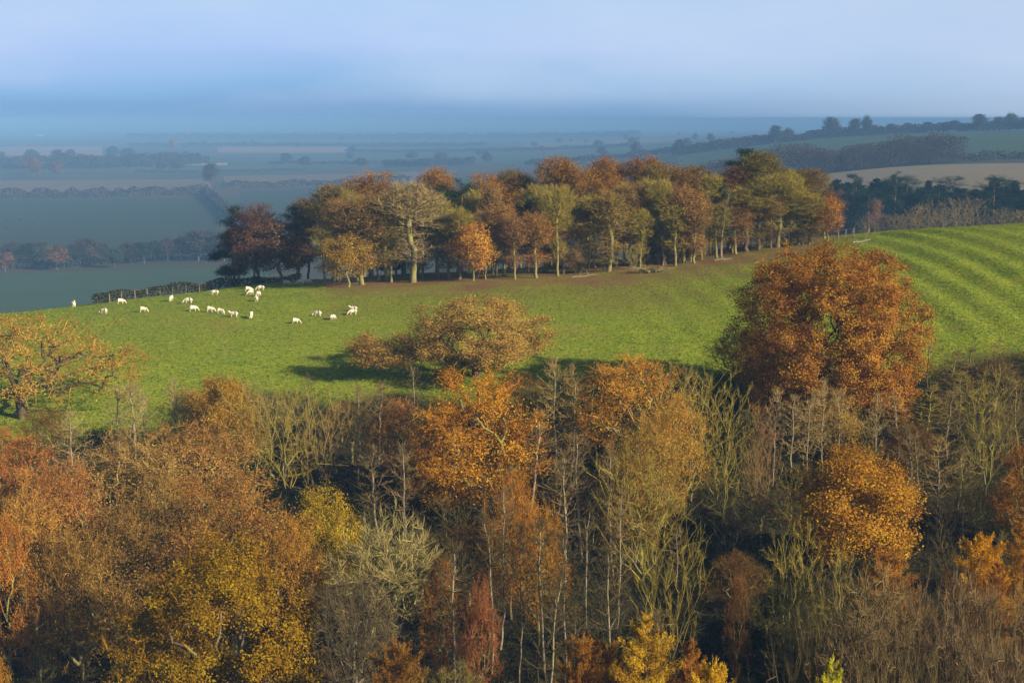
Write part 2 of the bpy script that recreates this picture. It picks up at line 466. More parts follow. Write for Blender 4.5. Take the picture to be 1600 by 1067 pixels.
def P_larch(seed, H=12, W=4.6, bark=None, dens=1.0, leafmat=None, droop=0.1, ls=(0.20, 0.42), pw=0.75):
    g = np.random.default_rng(seed)
    tr, cr = Soup(), Soup()
    tl = trunk_line(H, 12, 0.03, g)
    rr = np.linspace(0.17, 0.02, 12)
    tr.prisms(tl[:-1], tl[1:], rr[:-1], rr[1:], 6)
    z = H*0.12; C, NR, T = [], [], []
    while z < H*0.985:
        f = z/H
        nb = 2
        a0 = z*37.0+g.uniform(-.4, .4)
        for i in range(nb):
            a = a0+i*2*math.pi/nb+g.uniform(-0.5, 0.5)
            Lb = (W*0.5*(1-f)**pw*g.uniform(0.65, 1.2)+0.12)
            m = max(4, int(Lb/0.28)); t = np.linspace(0, 1, m)
            r = Lb*t; zz = z+Lb*(-droop*np.sin(t*2.6)+0.32*t**2)*1.1+g.normal(0, 0.03, m)
            line = np.stack([r*np.cos(a+0.1*t), r*np.sin(a+0.1*t), zz], 1)
            line[:, :2] += [np.interp(z, tl[:, 2], tl[:, 0]), np.interp(z, tl[:, 2], tl[:, 1])]
            cr.prisms(line[:-1], line[1:], 0.022*(1-t[:-1]*0.6), 0.022*(1-t[1:]*0.6), 3, 1, g.random(m-1))
            q = int(Lb*420*dens)+60
            tt = g.uniform(0.15, 1.04, q); c = np.stack([np.interp(tt, t, line[:, k]) for k in range(3)], 1)
            w = 0.26*(1-tt*0.5)*min(1, Lb*0.7)
            c += g.normal(0, 1, (q, 3))*w[:, None]*np.array([0.6, 0.6, 0.75])
            C.append(c); NR.append(g.normal(0, 0.7, (q, 3))+np.array([0, 0, 0.5])); T.append(np.clip(g.uniform(0, 0.5)+0.5*g.random(q), 0, 1))
        z += H*0.0135*g.uniform(0.7, 1.3)
    C = np.concatenate(C); NR = np.concatenate(NR); T = np.concatenate(T)
    L = g.uniform(*ls, len(C))*0.48
    out = C.copy(); out[:, 2] = 0; out /= np.maximum(np.linalg.norm(out, axis=1, keepdims=True), 0.2)
    dr = out*0.55+g.normal(0, 0.42, C.shape); dr[:, 2] += 0.45; dr /= np.linalg.norm(dr, axis=1, keepdims=True)
    cr.blades(C, C+dr*L[:, None], L*0.12, 0, T)
    # long upright leader shoots
    p0 = np.tile(tl[-1], (5, 1)); cr.blades(p0, p0+g.normal(0, 0.1, (5, 3))+[0, 0, 0.22], 0.02, 0)
    o = Proto(); o.trunk = tr.mesh('trunk', [bark or M_PINE], True); o.crown = cr.mesh('crown', [leafmat or M_NEEDLE, M_TWIG])
    o.H, o.W, o.cx = H+0.3, W*1.05, 0.0
    return o

def P_pine(seed, H=15, W=7, z0=0.45, k=9, flat=0.42, leaf=26, n=210):
    g = np.random.default_rng(seed)
    lob = []
    for i in range(k):
        f = i/(k-1); z = H*(z0+(0.97-z0)*f); R = W*0.5*(1-0.55*f)*g.uniform(0.35, 0.8); a = i*2.4+g.uniform(-.4, .4); r = W*0.21*g.uniform(0.8, 1.3)*(1-0.25*f)
        lob.append((R*math.cos(a), R*math.sin(a), z-r*0.3, r, r, r*flat))
    return build_tree(trunk_line(H*0.9, 10, 0.07, g), lobe_points(n, lob, 0.3, g), 0.5, g, M_PINE, leafmat=M_NEEDLE, tip=0.022,
                      thr=0.06, leaf=leaf, lsig=0.33, lsize=(0.22, 0.45), lw=0.35, twigs=1, tlen=(0.3, 0.6), up=0.3, lup=0.7)

LIB = {}
LIB['fan'] = [P_fan(11), P_fan(12, 11, 9, 8), P_fan(13, 13, 6.5, 5), P_fan(14, 10, 8, 9)]
LIB['birch'] = [P_birch(21), P_birch(22, 14, 3.8, lean=(0.7, 0)), P_birch(23, 12, 5.2, n=170), P_birch(24, 13, 3.4, z0=0.42, lean=(-0.5, 0.2))]
LIB['greybirch'] = [P_birch(25, 12, 5.6, M_GREY, 190, 0.22), P_birch(26, 13, 4.8, M_OLIVE, 180, 0.25, (0.6, 0))]
LIB['round'] = [P_bareround(31), P_bareround(32, 12, 8, M_OLIVE), P_bareround(33, 9.5, 10, M_OLIVE, 0.15)]
LIB['greyround'] = [P_bareround(34, 10, 9, M_GREY), P_bareround(35, 11, 7.5, M_GREY)]
LIB['thicket'] = [P_fan(41, 7, 8, 10, M_GREY, 560, 0.017), P_fan(42, 6.5, 7, 9, M_OLIVE, 520, 0.017), P_fan(43, 7.5, 8, 11, M_GREY, 560, 0.017)]
LIB['tallbare'] = [P_tall(51, 18, 9, 0.36, bark=M_OLIVE, n=640), P_tall(52, 17, 8, 0.3, bark=M_OLIVE, n=620), P_tall(53, 18, 6.5, 0.45, bark=M_GREY)]
LIB['tallsparse'] = [P_tall(54, 17, 8, 0.33, leaf=3, bark=M_OLIVE, drop=0.3), P_tall(55, 16, 7, 0.28, leaf=4, bark=M_OLIVE, drop=0.35), P_tall(56, 18, 9, 0.4, leaf=3, bark=M_GREY, drop=0.2)]
LIB['beech'] = [P_tall(57, 18, 10, 0.34, leaf=4, n=600, bark=M_OLIVE), P_tall(58, 18, 9, 0.30, leaf=5, n=560, k=7, bark=M_OLIVE), P_tall(59, 17, 11, 0.36, leaf=4, n=640, k=12, bark=M_GREY), P_tall(60, 18, 8.5, 0.28, leaf=3, n=600, k=9, bark=M_OLIVE, lean=(0.6, 0.3))]
LIB['smalloak'] = [P_oak(61, 9, 8.5, 0.1, 8, 7, 330, 0.22, ls=(0.3, 0.55), bark=M_OLIVE, ball=0.55, drop=0.3), P_oak(62, 10, 8, 0.14, 8, 6, 330, 0.24, ls=(0.3, 0.55), bark=M_OLIVE, ball=0.6, drop=0.35)]
LIB['leafy'] = [P_oak(63, 13, 11, 0.1, 15, 18, 640, 0.15, lsig=0.42, ball=0.42), P_oak(64, 13, 12, 0.1, 14, 20, 660, 0.14, ball=0.4), P_oak(65, 12, 10, 0.1, 15, 16, 600, 0.16, ball=0.45)]
LIB['twiggy'] = [P_oak(66, 12, 11, 0.08, 4, 16, 720, 0.16, M_OLIVE, 0.25, twigs=3, ball=0.45, ls=(0.2, 0.36)), P_oak(67, 12, 12, 0.1, 5, 16, 740, 0.15, M_OLIVE, 0.3, twigs=3, ball=0.45, ls=(0.2, 0.36)), P_oak(68, 13, 10, 0.08, 4, 14, 680, 0.17, M_OLIVE, 0.25, twigs=3, ball=0.5, ls=(0.2, 0.36))]
LIB['larch'] = [P_larch(71, 12, 9.5, dens=0.34, droop=0.03), P_larch(72, 12, 11, dens=0.36, droop=0.04), P_larch(73, 11, 9.5, dens=0.45, pw=0.55, droop=0.02)]
LIB['pine'] = [P_pine(81), P_pine(82, 16, 8, 0.35, 11), P_pine(83, 14, 6.5, 0.25, 11, 0.5)]
LIB['conifer'] = [P_larch(84, 15, 7.5, dens=1.5, droop=0.22, ls=(0.3, 0.6)), P_larch(85, 14, 8.5, dens=1.4, droop=0.2, ls=(0.3, 0.6)), P_pine(86, 14, 9, 0.15, 14, 0.6, 22, 260)]
LIB['cedar'] = [P_pine(87, 13, 12, 0.28, 10, 0.2, 30, 230)]
_f = dict(fine=1.5)
LIB['fartree'] = [P_oak(91, 12, 10, 0.12, 5, 9, 190, 0.22, M_GREY, ls=(0.7, 1.3), lsig=0.6, twigs=2), P_oak(92, 13, 8, 0.12, 5, 8, 170, 0.23, M_GREY, ls=(0.7, 1.3), lsig=0.6, twigs=2),
                  P_oak(93, 10, 11, 0.1, 5, 10, 190, 0.22, M_GREY, ls=(0.7, 1.3), lsig=0.6, twigs=2)]
# the three field oaks
def _dead_limb(g):
    t = np.linspace(0, 1, 16)
    a = np.stack([1.5+11.2*t, -2.2+0*t, 3.2+1.7*np.sin(t*2.4)-1.3*t**2+0.25*np.sin(t*17)], 1)
    return a+g.normal(0, 0.08, a.shape)
LIB['spreading_oak'] = [P_oak(101, 13.2, 27, 0.2, 9, 22, 950, 0.12, M_DARK, 0.52, lsig=0.5, shell=0.2, extra=_dead_limb, twigs=2, jit=0.3, bf=0.22, ls=(0.26, 0.46), tip=0.034, ball=0.35,
                        leafmask=lambda p: ~((p[:, 2] < 5.2) & (p[:, 0] > 2.5) & (p[:, 1] < -1)))]
def _side_crown(g):
    return lobe_points(190, [(-10.0, -2.0, 4.6, 2.7, 2.4, 2.4), (-7.6, -1.6, 3.4, 1.8, 1.8, 1.2), (-11, -2, 6.2, 1.7, 1.6, 1.3)], 0.3, g)
LIB['lopsided_oak'] = [P_oak(103, 13.4, 17, 0.2, 18, 26, 1000, 0.12, M_DARK, 0.06, ball=0.30, extra=_side_crown, twigs=2, jit=0.26, bf=0.25, ls=(0.24, 0.44), tip=0.032)]
LIB['dome_oak'] = [P_oak(104, 19, 22, 0.02, 26, n=1900, bark=M_DARK, drop=0.02, lsig=0.36, ls=(0.24, 0.44), shell=0.45, twigs=1, jit=0.16,
    rings=[(10, 7.2, 4.0, 2.5), (12, 8.2, 7.0, 2.3), (12, 8.0, 10.2, 2.3), (11, 7.4, 13.4, 2.3), (10, 6.0, 15.8, 2.2), (7, 3.6, 16.9, 2.0), (2, 0.8, 17.2, 2.1), (5, 4, 9, 3.2), (4, 3.2, 13, 3)])]
LIB['maple'] = [P_oak(105, 14, 15, 0.05, 15, n=1100, bark=M_GREY, drop=0.12, lsig=0.30, ls=(0.22, 0.40), shell=0.5, twigs=2, jit=0.16,
    rings=[(9, 6.0, 3.0, 1.5), (12, 6.2, 5.6, 1.45), (11, 5.2, 8.2, 1.5), (8, 3.6, 10.6, 1.4), (4, 1.7, 12.2, 1.3), (4, 2, 6.5, 2)])]
LIB['limbed'] = [P_oak(106, 13.5, 11, 0.08, 8, 18, 760, 0.14, M_OLIVE, 0.22, twigs=3, ball=0.42, ls=(0.2, 0.36), tip=0.026), P_oak(107, 13, 11.5, 0.08, 6, 17, 760, 0.14, M_OLIVE, 0.3, twigs=3, ball=0.5, ls=(0.2, 0.36), tip=0.026)]

# ------------------------------------------------------------------ placing things
USED = {}
def tag(o, label, cat, group=None, kind=None):
    if label: o['label'] = label
    if cat: o['category'] = cat
    if group: o['group'] = group
    if kind: o['kind'] = kind
    return o

AUTO = []      # trees that get their label from the landmark they stand next to
LAND = []      # landmarks: (px, py, phrase)

def tree(kind, px, top, D, w, leafc, look, label=None, group=None, rot=None, v=None, twigc=None, name=None, cat='tree', mark=None, base=None, stretch=None, zone='wood'):
    """one tree: root Empty > trunk, crown. px/top: where its crown tops out as seen from the camera, D: forward distance, w: crown width in px"""
    lib = LIB[kind]; USED[kind] = USED.get(kind, -1)+1
    p = lib[(USED[kind] if v is None else v) % len(lib)]
    x, y, z = gpos(base if base is not None else px, D)
    H = zrow(top, D)-z
    depth = D*CP - z*SP
    W = w/F*depth
    o = bpy.data.objects.new(name or 'tree', None); COL.objects.link(o)
    o.empty_display_size = 0.5
    sz = H/p.H; sx = W/p.W
    o.location = (x, y, z+CAMZ-0.05); o.scale = (sx, sx, sz)
    o.rotation_euler = (0, 0, random.uniform(0, 6.28) if rot is None else rot)
    t = bpy.data.objects.new('trunk', p.trunk); t.parent = o; COL.objects.link(t)
    c = bpy.data.objects.new('crown', p.crown); c.parent = o; COL.objects.link(c)
    if leafc[0] > 0.2 and leafc[0] > leafc[1]*1.2: leafc = (leafc[0], leafc[1]*0.88, leafc[2])
    if zone == 'wood' and leafc[0] > 0.2 and leafc[1] < leafc[0]*0.39: leafc = (leafc[0], leafc[0]*0.39, leafc[2])
    j = random.uniform(0.88, 1.14); hj = random.uniform(-0.05, 0.05)
    col = (leafc[0]*j*(1+hj), leafc[1]*j*(1-hj), leafc[2]*j)
    tc = twigc or (0.20, 0.16, 0.085)
    bare = kind in BARE
    c.color = (*((tc if bare else col)), 1)
    t.color = (*tc, 1)
    tag(o, label, cat, group)
    cy = top + (project(x, y, z)[1]-top)*0.4
    if mark: LAND.append((px, cy, mark, zone))
    if label is None: AUTO.append((o, look, px, cy, zone))
    return o
BARE = ('fan', 'birch', 'greybirch', 'round', 'greyround', 'thicket', 'tallbare')

RUSSET = (0.36, 0.15, 0.03); ORANGE = (0.44, 0.17, 0.02); GOLD = (0.46, 0.245, 0.02); TAN = (0.36, 0.21, 0.065)
OLIVE = (0.22, 0.17, 0.04); YGREEN = (0.33, 0.25, 0.018); RUST = (0.27, 0.085, 0.022); BROWN = (0.24, 0.115, 0.04)
DGREEN = (0.022, 0.055, 0.028); PURPLE = (0.15, 0.07, 0.045); AMBER = (0.40, 0.20, 0.05); LEMON = (0.46, 0.36, 0.02)
TW_OL = (0.29, 0.24, 0.05); TW_TAN = (0.33, 0.24, 0.085); TW_PINK = (0.26, 0.14, 0.07); TW_GREY = (0.21, 0.15, 0.065); TW_PALE = (0.34, 0.26, 0.115); TW_DK = (0.10, 0.08, 0.035)

WG = 'trees of the wood below the pasture'
# --- field oaks
tree('spreading_oak', 30, 488, 176, 350, (0.40, 0.235, 0.04), '', 'wide spreading oak with dark twisted limbs at the left edge of the pasture', 'oaks along the pasture edge', rot=0, name='oak_tree', base=36, mark='spreading left-hand oak', twigc=(.3, .25, .15))
tree('lopsided_oak', 728, 464, 190, 300, (0.41, 0.245, 0.06), '', 'amber oak with a small separate side crown, midway along the pasture edge', 'oaks along the pasture edge', rot=0, name='oak_tree', base=744, mark='lopsided amber oak', twigc=(.28, .2, .1))
tree('dome_oak', 1288, 388, 173, 278, (0.38, 0.165, 0.030), '', 'big dense russet oak with a domed crown, largest tree by the pasture', 'oaks along the pasture edge', rot=0.6, name='oak_tree', mark='big russet oak', twigc=(.2, .14, .08))
# --- leafy trees of the wood
def LT(kind, px, top, D, w, c, label, mark, name='tree', **k):
    return tree(kind, px, top, D, w, c, '', label, WG, name=name, mark=mark, **k)
LT('limbed', 745, 578, 150, 205, (0.46, 0.175, 0.018), 'tall half-bare tree with orange leaves right below the lopsided amber oak', 'half-bare orange tree', twigc=TW_OL)
LT('leafy', 352, 588, 160, 120, (0.414, 0.220, 0.030), 'slim orange tree poking above the left part of the wood', 'slim orange tree', twigc=TW_TAN)
LT('twiggy', 212, 672, 142, 190, (0.33, 0.22, 0.06), 'rounded tan twiggy tree below the bare pale saplings on the left', 'rounded tan tree', twigc=TW_TAN)
LT('twiggy', 312, 655, 145, 200, (0.32, 0.215, 0.05), 'broad olive and tan tree left of the fan-shaped green stems', 'broad olive tan tree', twigc=TW_OL)
LT('limbed', 15, 668, 140, 170, (0.342, 0.165, 0.035), 'rust-orange broadleaf tree at the left edge below the spreading oak', 'rust-orange edge tree', twigc=TW_GREY)
LT('twiggy', 100, 720, 132, 150, (0.33, 0.16, 0.04), 'reddish half-bare tree beside the pale forked sapling', 'reddish half-bare tree', twigc=TW_GREY)
LT('limbed', 360, 745, 124, 250, (0.324, 0.160, 0.035), 'wide rust-brown tree crown just above the yellow maple', 'wide rust-brown tree', twigc=TW_GREY)
LT('twiggy', 190, 790, 122, 190, (0.234, 0.154, 0.035), 'dim brown-olive tree in shade left of the yellow maple', 'dim brown-olive tree', twigc=TW_DK)
LT('maple', 345, 846, 106, 345, (0.26, 0.155, 0.007), 'large yellow-green maple filling the lower left of the wood', 'yellow-green maple', name='maple_tree', rot=2.0)
LT('leafy', 508, 762, 128, 120, (0.450, 0.297, 0.020), 'golden yellow broadleaf tree right of the wide rust-brown crown', 'golden tree', twigc=TW_TAN)
LT('limbed', 985, 556, 160, 190, (0.450, 0.242, 0.030), 'orange-leaved open oak high in the middle of the wood', 'open orange oak', name='oak_tree', twigc=TW_TAN)
LT('leafy', 1330, 700, 137, 190, (0.414, 0.204, 0.020), 'dense orange tree below the big russet oak', 'dense orange tree')
LT('limbed', 1605, 690, 142, 110, (0.324, 0.165, 0.030), 'brown-orange tree cut by the right picture edge', 'brown-orange edge tree')
LT('limbed', 15, 805, 117, 110, (0.378, 0.165, 0.025), 'orange tree at the left edge beside the dark hollow', 'left orange tree')
LT('leafy', -2, 1005, 97, 70, (0.396, 0.187, 0.020), 'orange crown in the bottom left corner', 'bottom left orange crown')
LT('twiggy', 800, 735, 131, 95, (0.414, 0.198, 0.025), 'low orange tree under the half-bare orange tree', 'low orange tree', twigc=TW_OL)
LT('twiggy', 690, 868, 119, 62, (0.34, 0.15, 0.025), 'small rusty tree amid bare twigs in lower centre', 'small rusty tree', twigc=TW_GREY)
LT('twiggy', 752, 900, 117, 62, (0.25, 0.11, 0.035), 'small dull red-brown tree right of the small rusty one', 'small red-brown tree', twigc=TW_GREY)
LT('twiggy', 840, 780, 126, 90, (0.378, 0.187, 0.020), 'sparse orange-brown leaves on thin tree among pale birches', 'sparse orange-brown tree', twigc=TW_GREY)
LT('twiggy', 1150, 892, 117, 40, (0.19, 0.09, 0.03), 'dim brown-leaved sapling in the dark gap right of centre', 'dim brown sapling', twigc=TW_DK)
LT('twiggy', 1148, 512, 186, 90, (0.288, 0.198, 0.030), 'thin yellowing tree at the left foot of the big russet oak', 'thin yellowing tree', twigc=TW_GREY)
LT('twiggy', 1295, 600, 164, 100, (0.46, 0.3, 0.07), 'pale gold sapling leaves in front of the big russet oak', 'pale gold saplings', twigc=TW_PALE)
LT('twiggy', 620, 620, 158, 80, (0.306, 0.187, 0.050), 'brownish half-bare tree below the side crown of the lopsided oak', 'brownish half-bare tree', twigc=TW_TAN)
LT('twiggy', 1000, 660, 140, 130, (0.31, 0.21, 0.04), 'olive-orange tree just below the open orange oak', 'olive-orange tree', twigc=TW_OL)
LT('twiggy', 130, 830, 118, 150, (0.30, 0.19, 0.04), 'olive-gold half-bare tree left of the yellow-green maple', 'olive-gold tree', twigc=TW_OL)
LT('twiggy', 452, 812, 122, 130, (0.40, 0.21, 0.03), 'amber half-bare tree below the golden one', 'amber half-bare tree', twigc=TW_OL)
LT('twiggy', 262, 735, 132, 170, (0.33, 0.215, 0.05), 'tawny twiggy tree between rounded tan tree and rust-brown crown', 'tawny twiggy tree', twigc=TW_OL)
LT('twiggy', 55, 760, 126, 150, (0.36, 0.19, 0.035), 'amber-brown twiggy tree under the reddish half-bare one', 'amber-brown twiggy tree', twigc=TW_OL)
LT('twiggy', 302, 606, 165, 90, (0.34, 0.22, 0.06), 'pale olive tree left of the slim orange tree on the pasture edge', 'pale olive edge tree', twigc=TW_OL)
LT('twiggy', 1045, 620, 148, 120, (0.40, 0.24, 0.04), 'gold-flecked tree between the open orange oak and tallest olive tree', 'gold-flecked tree', twigc=TW_OL)
LT('twiggy', 690, 640, 149, 110, (0.40, 0.22, 0.04), 'tan-gold tree against the left side of the half-bare orange tree', 'tan-gold tree', twigc=TW_OL)
# larches
LR = 'larches in the wood'
def LA(px, top, D, w, c, label, mark, v=0):
    return tree('larch', px, top, D, w*2.5, c, '', label, LR, name='larch_tree', mark=mark, v=v)
LA(1006, 948, 96, 118, (0.468, 0.275, 0.018), 'tall amber larch with feathery branches at the bottom centre', 'tall amber larch', 1)
LA(910, 982, 97, 75, (0.324, 0.121, 0.020), 'rust-red larch left of the tall amber larch', 'rust-red larch', 2)
LA(944, 992, 98, 60, (0.324, 0.127, 0.020), 'narrow rust-red larch tucked between its neighbour and the amber larch', 'narrow rust-red larch', 2)
LA(1074, 988, 97, 80, (0.324, 0.143, 0.022), 'dull rust larch behind the tall amber one on its right', 'dull rust larch', 0)
LA(1108, 1022, 91, 80, (0.558, 0.363, 0.015), 'bright yellow-orange larch tip at the bottom edge', 'bright yellow-orange larch', 2)
LA(1019, 1046, 90, 56, (0.522, 0.341, 0.015), 'small golden larch tip directly below the tall amber larch', 'small golden larch', 2)
LA(1288, 1014, 91, 82, (0.42, 0.40, 0.02), 'lemon-green larch tip at the bottom right', 'lemon-green larch', 0)
LA(1522, 826, 113, 78, (0.558, 0.286, 0.014), 'bright orange larch near the right edge', 'bright orange larch', 2)
LA(1590, 795, 116, 90, (0.414, 0.198, 0.025), 'orange-brown larch at the right edge above the bare thicket', 'orange-brown larch', 1)
LA(1378, 850, 113, 82, (0.414, 0.187, 0.030), 'orange larch below the dense orange tree', 'orange larch', 2)
LA(622, 992, 98, 90, (0.252, 0.105, 0.018), 'shaded brown larch at the bottom left of centre', 'shaded brown larch', 2)
LA(1545, 868, 111, 60, (0.378, 0.165, 0.030), 'short rusty larch just right of the bright orange one', 'short rusty larch', 0)
# --- bare trees placed by hand
def BT(kind, px, top, D, w, tw, label, mark=None, name='bare_tree', **k):
    return tree(kind, px, top, D, w, TAN, '', label, WG, twigc=tw, name=name, mark=mark, **k)
BT('fan', 440, 588, 152, 165, TW_OL, 'leafless fan of bright green-olive stems right of the slim orange tree', 'fan of green stems', v=1)
BT('fan', 500, 612, 154, 110, TW_TAN, 'leafless tan tree just right of the green fan of stems')
BT('fan', 400, 596, 160, 100, TW_TAN, 'leafless pale brown tree behind the fan of green stems')
BT('fan', 1080, 572, 154, 150, TW_OL, 'tall leafless olive tree right of the open orange oak', 'tall olive bare tree', v=0)
BT('fan', 1130, 600, 150, 110, TW_OL, 'leafless olive tree right of the tallest olive bare tree')
BT('fan', 1050, 566, 162, 110, TW_TAN, 'leafless tan tree behind the open orange oak')
BT('round', 608, 800, 121, 210, (0.32, 0.27, 0.10), 'large leafless olive tree with curly twigs in lower centre left', 'curly olive bare tree', v=2)
BT('greyround', 552, 890, 108, 150, (0.11, 0.085, 0.045), 'leafless grey tree at the right foot of the yellow-green maple', v=0)  # twig colour darkened to put this tree in its neighbours' shade
BT('fan', 560, 930, 104, 130, (0.10, 0.085, 0.05), 'many-stemmed grey bush right of the yellow-green maple', v=1)  # darker twigs here too, shade put into the colour
BT('fan', 1003, 706, 136, 155, TW_OL, 'spreading leafless tree with forked mossy limbs at centre right', 'forked mossy bare tree', v=3)
BT('fan', 1046, 826, 118, 130, TW_OL, 'many-stemmed leafless tree in the gap above the larches', 'many-stemmed bare tree', v=1)
BT('fan', 1238, 812, 117, 115, TW_OL, 'upright leafless olive tree left of the orange larch', 'upright olive bare tree', v=2)
BT('fan', 1300, 850, 113, 110, TW_OL, 'leafless green-grey tree between upright olive tree and orange larch', v=0)
BT('fan', 1540, 568, 156, 105, TW_OL, 'tall leafless olive tree near the right edge', 'tall right-hand bare tree', v=2)
BT('fan', 1188, 632, 146, 75, TW_PINK, 'pinkish-brown leafless birch left of the white saplings', 'pinkish bare birch', name='birch_tree', v=2)
BT('birch', 868, 556, 158, 70, TW_TAN, 'pale leafless birch right of the half-bare orange tree', 'pale bare birch', name='birch_tree', v=0)
BT('birch', 892, 570, 158, 60, TW_TAN, 'slender pale birch just right of the first pale bare birch', name='birch_tree', v=1)
BT('birch', 112, 640, 150, 75, TW_PALE, 'pale forked leafless sapling below the spreading left-hand oak', 'pale forked sapling', name='birch_tree', v=2)
BT('birch', 184, 600, 160, 50, TW_PALE, 'thin white sapling nearest the spreading left-hand oak', name='birch_tree', v=0)
BT('birch', 216, 594, 160, 55, TW_PALE, 'white sapling in the middle of the three on the left pasture edge', name='birch_tree', v=3)
BT('birch', 232, 600, 162, 40, TW_PALE, 'thin olive-white sapling close to the middle left sapling', name='birch_tree', v=1)
BT('birch', 277, 588, 162, 45, TW_PALE, 'white-stemmed sapling left of the slim orange tree', name='birch_tree', v=0)
for i, (bx, bt, bd) in enumerate([(1206, 604, 158), (1236, 612, 160), (1262, 606, 157), (1284, 590, 160), (1312, 606, 162), (1362, 612, 158), (1402, 606, 164)]):
    tree('birch', bx, bt, bd, random.uniform(36, 60), TAN, 'white-stemmed bare sapling', None, 'pale saplings before the russet oak', twigc=TW_PALE, name='birch_tree')
for i, (bx, bt, bd) in enumerate([(885, 700, 136), (905, 676, 140), (960, 690, 138), (768, 800, 122), (812, 812, 119), (850, 806, 118), (883, 830, 116), (918, 780, 124), (950, 850, 114), (708, 842, 117),
                                  (640, 690, 142), (590, 690, 144), (660, 640, 150), (830, 640, 150), (780, 760, 126), (860, 880, 108), (560, 600, 158), (590, 596, 162), (960, 760, 126)]):
    tree('birch', bx, bt, bd, random.uniform(50, 85), TAN, 'slim pale leafless birch', None, 'slim birches of the wood', twigc=TW_DK if bt > 770 else TW_GREY, name='birch_tree')  # lower birches get a darker twig colour in place of shade
for i, (bx, bt, bd) in enumerate([(1360, 905, 104), (1430, 890, 106), (1500, 900, 105), (1570, 905, 104), (1320, 960, 99), (1400, 965, 98), (1470, 960, 98), (1540, 955, 99), (1610, 940, 100), (1450, 1020, 93), (1550, 1010, 94), (1360, 1020, 93), (1620, 1000, 95), (1250, 960, 100)]):
    tree('thicket' if i % 2 else 'greyround', bx, bt-(0 if i % 2 else 8), bd, random.uniform(120, 165), TAN, 'grey-brown leafless thicket bush', None, 'grey-brown thicket at the bottom right', twigc=random.choice([(0.17, 0.125, 0.06), (0.20, 0.14, 0.075), (0.15, 0.12, 0.05), (0.22, 0.165, 0.07)]), name='thicket_bush', cat='bush')
for i, (bx, bt, bd) in enumerate([(1450, 530, 182), (1480, 545, 178), (1510, 540, 180), (1570, 535, 182), (1600, 545, 180), (1440, 600, 166), (1480, 610, 164), (1590, 590, 166), (1500, 580, 172), (1640, 560, 175), (1465, 680, 150), (1500, 700, 146), (1420, 660, 152)]):
    tree('greybirch', bx, bt, bd, random.uniform(50, 85), TAN, 'dim grey leafless birch', None, 'grey birches of the right-hand slope', twigc=random.choice([TW_GREY, TW_TAN, TW_OL]), name='birch_tree')
# --- everything between: understorey filling the wood, mostly bare, their colours darkened for shade
HAND = []
for o in COL.objects:
    if o.type == 'EMPTY': HAND.append((o.location.x, o.location.y, 1.6))
placed = []
tries = 0
while len(placed) < 200 and tries < 9000:
    tries += 1
    px = random.uniform(-90, 1690); D = random.uniform(84, 176)
    if D > 166 and px < 300: continue
    if D > 163 and px < 130: continue
    x, y, z = gpos(px, D)
    if any((x-a)**2+(y-b)**2 < (c+1.1)**2 for a, b, c in HAND): continue
    if any((x-a)**2+(y-b)**2 < 3.8**2 for a, b in placed): continue
    hmax = 9.5 if D < 140 else 7.5
    h = random.uniform(4.5, hmax)
    top = project(x, D, z+h)[1]
    k = random.choices(['fan', 'greybirch', 'greyround', 'round', 'birch', 'twiggy', 'smalloak'], [7, 4.5, 0.6, 1.5, 3, 1.4, 4.5])[0]
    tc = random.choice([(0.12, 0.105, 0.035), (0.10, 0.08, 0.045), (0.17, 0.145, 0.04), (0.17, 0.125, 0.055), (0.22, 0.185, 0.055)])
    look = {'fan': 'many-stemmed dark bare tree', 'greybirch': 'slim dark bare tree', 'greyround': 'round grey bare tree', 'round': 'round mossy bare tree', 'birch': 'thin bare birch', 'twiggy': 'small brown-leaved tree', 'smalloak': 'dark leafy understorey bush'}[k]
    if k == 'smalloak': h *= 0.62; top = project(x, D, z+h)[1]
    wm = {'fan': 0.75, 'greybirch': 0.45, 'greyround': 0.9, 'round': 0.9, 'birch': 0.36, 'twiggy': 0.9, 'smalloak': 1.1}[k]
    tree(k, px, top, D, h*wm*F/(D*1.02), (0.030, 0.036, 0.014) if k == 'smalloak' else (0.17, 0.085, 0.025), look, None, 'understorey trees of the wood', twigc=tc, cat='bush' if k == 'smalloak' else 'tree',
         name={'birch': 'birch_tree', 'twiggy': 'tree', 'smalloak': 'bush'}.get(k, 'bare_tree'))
    placed.append((x, y))

for i in range(95):
    right = i % 5 != 0
    px = random.uniform(1700, 2080) if right else random.uniform(-330, -100); D = random.uniform(88, 184 if right else 158)
    x, y, z = gpos(px, D); h = random.uniform(6, 10.5)
    if any((x-a)**2+(y-b)**2 < 3.6**2 for a, b in placed): continue
    k = random.choices(['fan', 'greybirch', 'twiggy', 'leafy', 'round'], [5, 4, 3, 1.5, 1.5])[0]
    wm = {'fan': 0.75, 'greybirch': 0.45, 'twiggy': 0.85, 'leafy': 0.9, 'round': 0.9}[k]
    tree(k, px, project(x, D, z+h)[1], D, h*wm*F/(D*1.02), random.choice([(0.34, 0.17, 0.03), (0.28, 0.17, 0.04), (0.36, 0.2, 0.04)]), '', 'autumn tree of the wood beyond the %s edge of the picture' % ('right' if right else 'left'), 'trees of the wood beyond the picture edges',
         twigc=random.choice([TW_OL, TW_TAN, TW_GREY]), name='birch_tree' if k == 'greybirch' else 'tree')
    placed.append((x, y))
